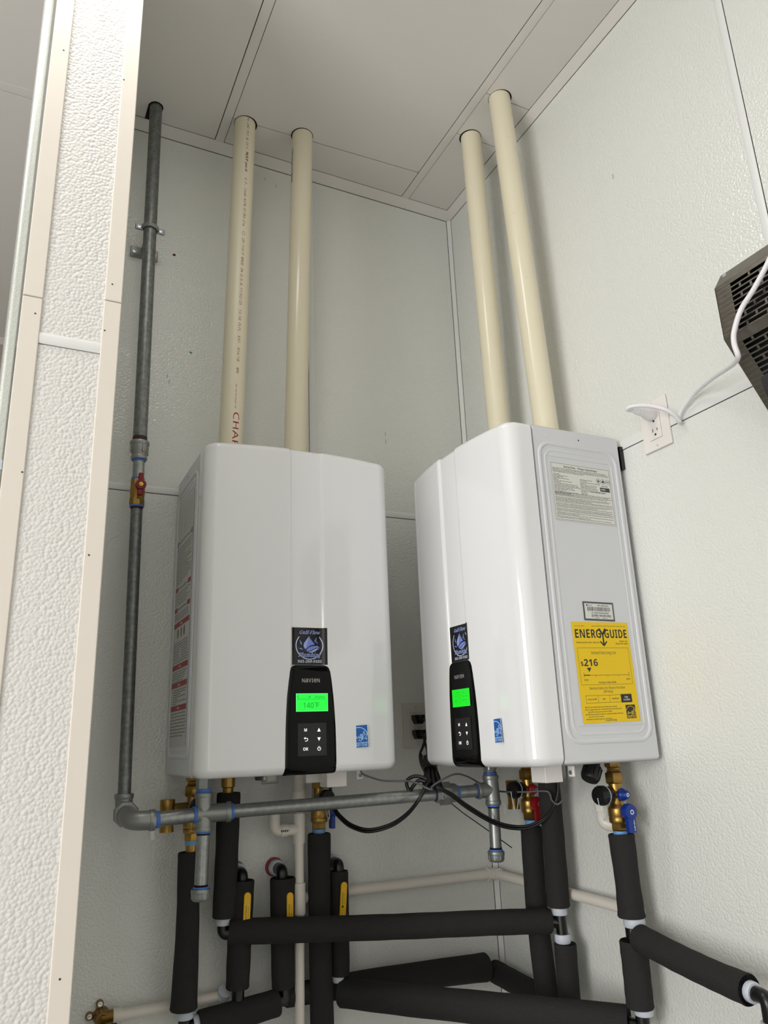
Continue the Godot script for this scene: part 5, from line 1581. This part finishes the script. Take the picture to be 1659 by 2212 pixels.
func build_electrics() -> void:
	socket(Transform3D(Basis(Vector3.UP, -PI / 2), P(0, 0.6945, 0.7585)), "white wall socket on the right wall with a white plug in its upper outlet", M.plastic)
	socket(Transform3D(Basis(), P(-0.2235, 0.0947, 0)), "white wall socket low on the back wall between the heaters with two black plugs", M.plastic_old)
	# white plug and cord of the unit on the right wall
	var o := thing("power_cord", "white power cord with plug looping from the right wall socket up to the metal unit", "cord", spot(P(-0.02, 0.716, 0.7585)))
	var pl := MB.new()
	var pc := P(-0.007, 0.7180, 0.7585)
	pl.lathe(pc, Vector3(-1, 0, 0), [Vector2(0, 0), Vector2(0.0145, 0), Vector2(0.0152, 0.002), Vector2(0.0148, 0.012), Vector2(0.0125, 0.020), Vector2(0.0092, 0.028), Vector2(0.0080, 0.034), Vector2(0.0084, 0.036), Vector2(0.0072, 0.0375), Vector2(0.0080, 0.0405), Vector2(0.0068, 0.042), Vector2(0.0075, 0.0445), Vector2(0.0062, 0.046), Vector2(0.0068, 0.0485), Vector2(0.0052, 0.051), Vector2(0.0046, 0.058), Vector2(0, 0.058)], 22)
	part("plug", pl, M.white_cord, o, "white three-pin plug")
	part("cord", MB.new().tube(smooth([P(-0.0600, 0.7188, 0.7573), P(-0.0720, 0.7178, 0.7576), P(-0.0800, 0.7178, 0.7601), P(-0.0790, 0.7195, 0.7670), P(-0.0700, 0.7174, 0.7829), P(-0.0600, 0.7086, 0.8050), P(-0.0450, 0.6943, 0.8268), P(-0.0300, 0.6806, 0.8352), P(-0.0180, 0.6680, 0.8356), P(-0.0125, 0.6735, 0.8290), P(-0.0160, 0.6917, 0.8467), P(-0.0220, 0.7081, 0.8890), P(-0.0600, 0.6976, 0.9624), P(-0.1250, 0.6658, 1.0475), P(-0.1850, 0.6348, 1.1060), P(-0.2130, 0.6262, 1.1361), P(-0.2170, 0.6479, 1.1366), P(-0.2140, 0.6705, 1.1387), P(-0.2120, 0.7002, 1.1559), P(-0.2120, 0.7193, 1.1823), P(-0.2120, 0.7417, 1.2088), P(-0.2120, 0.7619, 1.2293), P(-0.210, 0.79, 1.262), P(-0.19, 0.81, 1.30)], 6), 0.0044, 14), M.white_cord, o, "white cord")
	# black plugs and cords of the heaters
	var at := [0.1130, 0.0745]
	var ends := [
		[P(-0.2235, 0.1120, 0.0420), P(-0.2255, 0.1000, 0.0680), P(-0.2372, 0.0685, 0.0814), P(-0.2520, 0.0402, 0.0878), P(-0.2715, 0.0217, 0.1069), P(-0.2963, 0.0010, 0.1576), P(-0.3246, -0.0177, 0.2305), P(-0.3440, -0.0330, 0.2790), P(-0.3624, -0.0441, 0.2961), P(-0.3804, -0.0725, 0.2893), P(-0.3958, -0.1021, 0.2599), P(-0.4216, -0.1247, 0.2279), P(-0.4583, -0.1351, 0.1944), P(-0.4837, -0.1268, 0.1613), P(-0.4991, -0.1106, 0.1358), P(-0.5087, -0.0889, 0.1150), P(-0.5149, -0.0454, 0.1082), P(-0.5150, 0.003, 0.1082)],
		[P(-0.2235, 0.0735, 0.0440), P(-0.2404, 0.0572, 0.0760), P(-0.2503, 0.0287, 0.1081), P(-0.2862, 0.0027, 0.1631), P(-0.3156, -0.0183, 0.2231), P(-0.3341, -0.0296, 0.2684), P(-0.3359, -0.0436, 0.2978), P(-0.3059, -0.0627, 0.3062), P(-0.2647, -0.0919, 0.3052), P(-0.2055, -0.1256, 0.3056), P(-0.1630, -0.1409, 0.3158), P(-0.1279, -0.1419, 0.3387), P(-0.0963, -0.1250, 0.3601), P(-0.0759, -0.1013, 0.3690), P(-0.0660, -0.0720, 0.3760), P(-0.0600, -0.0319, 0.3760), P(-0.060, 0.004, 0.375)]]
	var lab := ["black power cord of the left heater, looping below the gas pipe", "black power cord of the right heater, looping before the right drip leg"]
	for i in 2:
		o = thing("power_cord", lab[i], "cord", spot(P(-0.2235, at[i], 0.0)))
		var b := MB.new()
		b.prism(Transform3D(Basis(), P(-0.2235, at[i] - 0.002, 0.0068)), PackedVector2Array([Vector2(-0.0145, 0.0105), Vector2(0.0145, 0.0105), Vector2(0.0145, 0.000), Vector2(0.008, -0.0125), Vector2(-0.008, -0.0125), Vector2(-0.0145, 0.000)]), 0.022)
		b.lathe(P(-0.2235, at[i] - 0.001, 0.028), Vector3.BACK, [Vector2(0.009, 0), Vector2(0.0060, 0.010), Vector2(0.0050, 0.018), Vector2(0, 0.018)], 16)
		part("plug", b, M.rubber, o, "black plug")
		var path := smooth(ends[i], 6)
		part("cord", MB.new().tube(path, 0.0032, 12), M.rubber, o)
		var twin := []
		for j in path.size():
			var k := clampf(float(j - 36) / 12.0, 0, 1)
			twin.append(path[j] + Vector3(0.0012, 0.0052, 0.0012) * k + Vector3(0.004, 0, 0.001) * (1 - k))
		part("cord", MB.new().tube(twin.slice(24), 0.0030, 12), M.rubber, o)
	o = thing("cord_bundle", "folded bundle of spare black cord tied under the near corner of the right heater", "cord", spot(P(-0.325, -0.02, 0.25)))
	var tie := MB.new()
	for i in 9:
		var off := Vector3(((i % 3) - 1) * 0.0105 + rng.randf_range(-0.001, 0.001), 0, (i / 3 - 1) * 0.009 + rng.randf_range(-0.001, 0.001))
		var sp := 1.0 + 0.25 * rng.randf()
		part("strand", MB.new().tube(smooth([P(-0.2960, 0.020, 0.205) + off, P(-0.3090, 0.0000, 0.2240) + off * 0.95, P(-0.3200, -0.0160, 0.2440) + off * 0.85, P(-0.3330, -0.0300, 0.2660) + off * sp, P(-0.3440, -0.0455, 0.2860) + off * sp * 1.05], 5), 0.0040, 10), M.rubber, o)
	part("bundle_tie", MB.new().lathe(P(-0.3160, -0.0120, 0.2380), Vector3(0.35, 0.62, -0.7).normalized(), [Vector2(0.013, 0), Vector2(0.0165, 0), Vector2(0.0165, 0.006), Vector2(0.013, 0.006)], 20), M.rubber, o)
	part("loop", MB.new().tube(smooth([P(-0.3380, -0.0330, 0.2740), P(-0.3500, -0.0245, 0.2640), P(-0.3640, -0.0205, 0.2540), P(-0.3770, -0.0255, 0.2450), P(-0.3810, -0.0365, 0.2400), P(-0.3755, -0.0510, 0.2430), P(-0.3690, -0.0400, 0.2520), P(-0.3580, -0.0300, 0.2600), P(-0.3420, -0.0370, 0.2760)], 6), 0.0040, 12), M.rubber, o)
	part("strand", MB.new().tube(smooth([P(-0.3000, -0.010, 0.2350), P(-0.3010, -0.0300, 0.2500), P(-0.3080, -0.0480, 0.2640), P(-0.3180, -0.0470, 0.2760)], 5), 0.0036, 10), M.rubber, o)
	part("tie_tail", MB.new().tube([P(-0.3036, -0.0683, 0.2705), P(-0.2286, -0.1091, 0.2240), P(-0.1520, -0.1525, 0.2006), P(-0.0797, -0.2006, 0.1970)], 0.0012, 8), M.rubber, o, "thin black tie end sticking out")
	# grey signal wire between the heaters
	o = thing("signal_wire", "thin grey wire running from heater to heater over the gas pipe", "wire", spot(P(-0.35, -0.04, 0.3)))
	part("wire", MB.new().tube(smooth([P(-0.4990, 0.004, 0.2450), P(-0.4916, -0.0091, 0.2438), P(-0.4695, -0.0182, 0.2400), P(-0.4361, -0.0271, 0.2302), P(-0.4027, -0.0298, 0.2343), P(-0.3837, -0.0303, 0.2552), P(-0.3742, -0.0350, 0.2817), P(-0.3675, -0.0435, 0.3055), P(-0.3551, -0.0479, 0.3102), P(-0.3505, -0.0426, 0.3026), P(-0.3226, -0.0305, 0.2972), P(-0.2792, -0.0199, 0.2873), P(-0.2323, -0.0280, 0.2612), P(-0.1723, -0.0489, 0.2256), P(-0.1353, -0.0664, 0.2380), P(-0.1107, -0.0673, 0.3083), P(-0.0959, -0.0639, 0.3693), P(-0.0880, -0.0701, 0.3770), P(-0.0829, -0.0834, 0.3750), P(-0.0724, -0.0930, 0.3800), P(-0.0676, -0.0835, 0.3942), P(-0.0758, -0.0592, 0.4217), P(-0.0908, -0.0331, 0.4464), P(-0.1009, 0.004, 0.4615)], 5), 0.0021, 10), M.grey_wire, o)
	# metal conduit beside the partition
	o = thing("metal_conduit", "bright galvanised conduit running up the far left beside the partition", "conduit", spot(P(-1.264, -1.0, 0.57)))
	part("conduit", MB.new().tube([P(-1.2628, -1.0, 0.577), P(-1.2705, 1.772, 0.577)], 0.0092, 26), M.emt, o)
	var st := MB.new()
	st.lathe(P(-1.2669, 0.4930, 0.577), Vector3.UP, [Vector2(0.0090, 0), Vector2(0.0108, 0), Vector2(0.0108, 0.0165), Vector2(0.0090, 0.0165)], 24)
	st.box(P(-1.2850, 0.5012, 0.577), Vector3(0.019, 0.0165, 0.0022), 0.0006)
	o = thing("conduit_strap", "small zinc strap round the conduit at the far left", "strap", spot(P(-1.266, 0.50, 0.577)))
	part("strap", st, M.zinc, o)


# ------------------------------------------------------------------ slotted metal unit on the right wall
func build_cabinet_unit() -> void:
	var z0 := 1.107
	var z1 := 1.72
	var o := thing("vented_unit", "stainless steel wall unit with rows of slots at the right edge of the view", "appliance", spot(P(0, 0.42, 1.4)))
	var poly := [Vector2(-0.150, 0.845), Vector2(-0.178, 0.803), Vector2(-0.200, 0.7715), Vector2(-0.200, 0.6745), Vector2(0.0, 0.3700)]
	var th := 0.0015
	# sloped top flange with clipped corner and hole
	var b := MB.new()
	var face := func(p: Vector2, q: Vector2) -> Transform3D:   # x along z from z0, y from q up to p, z outwards
		var up := (p - q)
		var u3 := Vector3(up.x, up.y, 0).normalized()
		var out := Vector3(-u3.y, u3.x, 0)
		return Transform3D(Basis(Vector3.BACK, u3, Vector3.BACK.cross(u3)), P(q.x, q.y, z0))
	var fa: Transform3D = face.call(poly[1], poly[2])
	var la: float = (poly[1] - poly[2]).length()
	b.prism(Transform3D(fa.basis, fa.origin - fa.basis.z * th), PackedVector2Array([Vector2(0, 0), Vector2(z1 - z0, 0), Vector2(z1 - z0, la), Vector2(0.0, la)]), th)
	var shell := part("top_flange", b, M.stainless, o)
	part("rivet_hole", MB.new().lathe(fa * Vector3(0.010, la * 0.80, 0), fa.basis.z, [Vector2(0.0042, 0), Vector2(0.004, 0.0007), Vector2(0, 0.0008)], 14), M.zinc, shell, "bright round hole")
	var end := PackedVector2Array([Vector2(0, 0.785), Vector2(-0.190, 0.785)])
	for p in poly.slice(2): end.append(p)
	part("end_cap", MB.new().prism(Transform3D(Basis(), P(0, 0, z0)), end, th), M.stainless, o)
	part("end_cap", MB.new().prism(Transform3D(Basis(), P(0, 0, z1 - th)), end, th), M.stainless, o)
	part("back_plate", span(MB.new(), Vector3(-0.003, 0.38, z0), Vector3(-0.001, 0.80, z1)), M.dark, o)
	part("inner_lining", span(span(MB.new(), Vector3(-0.150, 0.60, z0 + 0.002), Vector3(-0.145, 0.79, z1 - 0.002)), Vector3(-0.186, 0.776, z0 + 0.002), Vector3(-0.001, 0.782, z1 - 0.002)), M.dark, o)
	# slotted faces, pierced with rows of staggered slots
	for side in 2:
		var p: Vector2 = poly[2 + side]
		var q: Vector2 = poly[3 + side]
		var fr: Transform3D = face.call(p, q)
		var l: float = (p - q).length()
		var rows := 10 if side == 0 else 12
		var pitch := 0.0089
		var open := 0.0060
		var top_m := 0.0075 if side == 0 else 0.0165
		var first := 0.030 if side == 0 else 0.026
		var period := 0.0385
		var web := 0.0042
		var g := MB.new()
		var put := func(x0: float, x1: float, y0: float, y1: float) -> void:
			g.rbox(Transform3D(fr.basis, fr * Vector3((x0 + x1) / 2, (y0 + y1) / 2, -th / 2)), Vector3(x1 - x0, y1 - y0, th), 0.0004)
		var wlen := z1 - z0
		var y := l - top_m
		put.call(0.0, wlen, y, l)
		for i in rows:
			put.call(0.0, first, y - open, y)
			var x := first + (period * 0.5 if i % 2 == 1 else period) - web
			if side == 1: x = first + (period if i % 2 == 1 else period * 0.5) - web
			while x < wlen - 0.03:
				put.call(x, x + web, y - open, y)
				x += period
			put.call(wlen - 0.02, wlen, y - open, y)
			var y2 := y - pitch
			put.call(0.0, wlen, y2, y - open)
			y = y2
		put.call(0.0, wlen, 0.0, y)
		var grille := part("slotted_face", g, M.stainless, o)
		if side == 1:
			var ly := l - 0.168
			part("caution_label", MB.new().sheet(Transform3D(fr.basis, fr * Vector3(0.004 + 0.28, ly - 0.016, 0.0002)), 0.56, 0.022, 0.0003), T.caution, grille, "yellow printed strip")
	part("fan_housing", MB.new().lathe(P(-0.10, 0.60, z0 + 0.02), Vector3.BACK, [Vector2(0, 0), Vector2(0.055, 0), Vector2(0.055, 0.55), Vector2(0, 0.55)], 24), mat(Color(0.30, 0.29, 0.30), 0.35, 0.7), o)


func build_small_things() -> void:
	# strap that holds the gas riser, on a base plate at the back wall
	var o := thing("pipe_strap", "cast two-screw strap and base plate holding the gas riser to the back wall", "strap", spot(P(-0.991, 1.36, 0)))
	var y := 1.372
	var c := P(-0.9917, y, 0.0855)
	var b := MB.new()
	var arc := []
	for i in 15:
		var an := PI * i / 14.0
		arc.append(c + Vector3(cos(an) * 0.0195, 0, sin(an) * 0.0195))
	b.tube(arc, 0.0040, 12)
	var arc2 := []
	for p in arc: arc2.append(p + Vector3(0, 0.005, 0))
	b.tube(arc2, 0.0030, 12)
	for s in [-1.0, 1.0]:
		b.rbox(Transform3D(Basis(), c + Vector3(s * 0.027, 0.001, -0.001)), Vector3(0.021, 0.017, 0.0062), 0.002)
	part("strap", b, M.cast, o)
	for s in [-1.0, 1.0]:
		part("screw", MB.new().lathe(c + Vector3(s * 0.0275, 0.0005, 0.002), Vector3.BACK, [Vector2(0.0050, 0), Vector2(0.0046, 0.0018), Vector2(0.002, 0.002), Vector2(0.0018, 0.0008), Vector2(0, 0.0008)], 14), M.zinc, o)
	var pb := MB.new()
	pb.rbox(Transform3D(Basis(), P(-0.9925, 1.352, 0.0025)), Vector3(0.072, 0.034, 0.005), 0.002)
	pb.tube([P(-0.9920, 1.357, 0.004), P(-0.9917, 1.370, 0.066)], 0.010, 16)
	var pl := part("base_plate", pb, M.cast, o)
	for s in [-1.0, 1.0]:
		part("screw", MB.new().lathe(P(-0.9925 + s * 0.0255, 1.352, 0.005), Vector3.BACK, [Vector2(0.0055, 0), Vector2(0.0050, 0.002), Vector2(0.0022, 0.0022), Vector2(0.002, 0.001), Vector2(0, 0.001)], 14), M.zinc, pl)
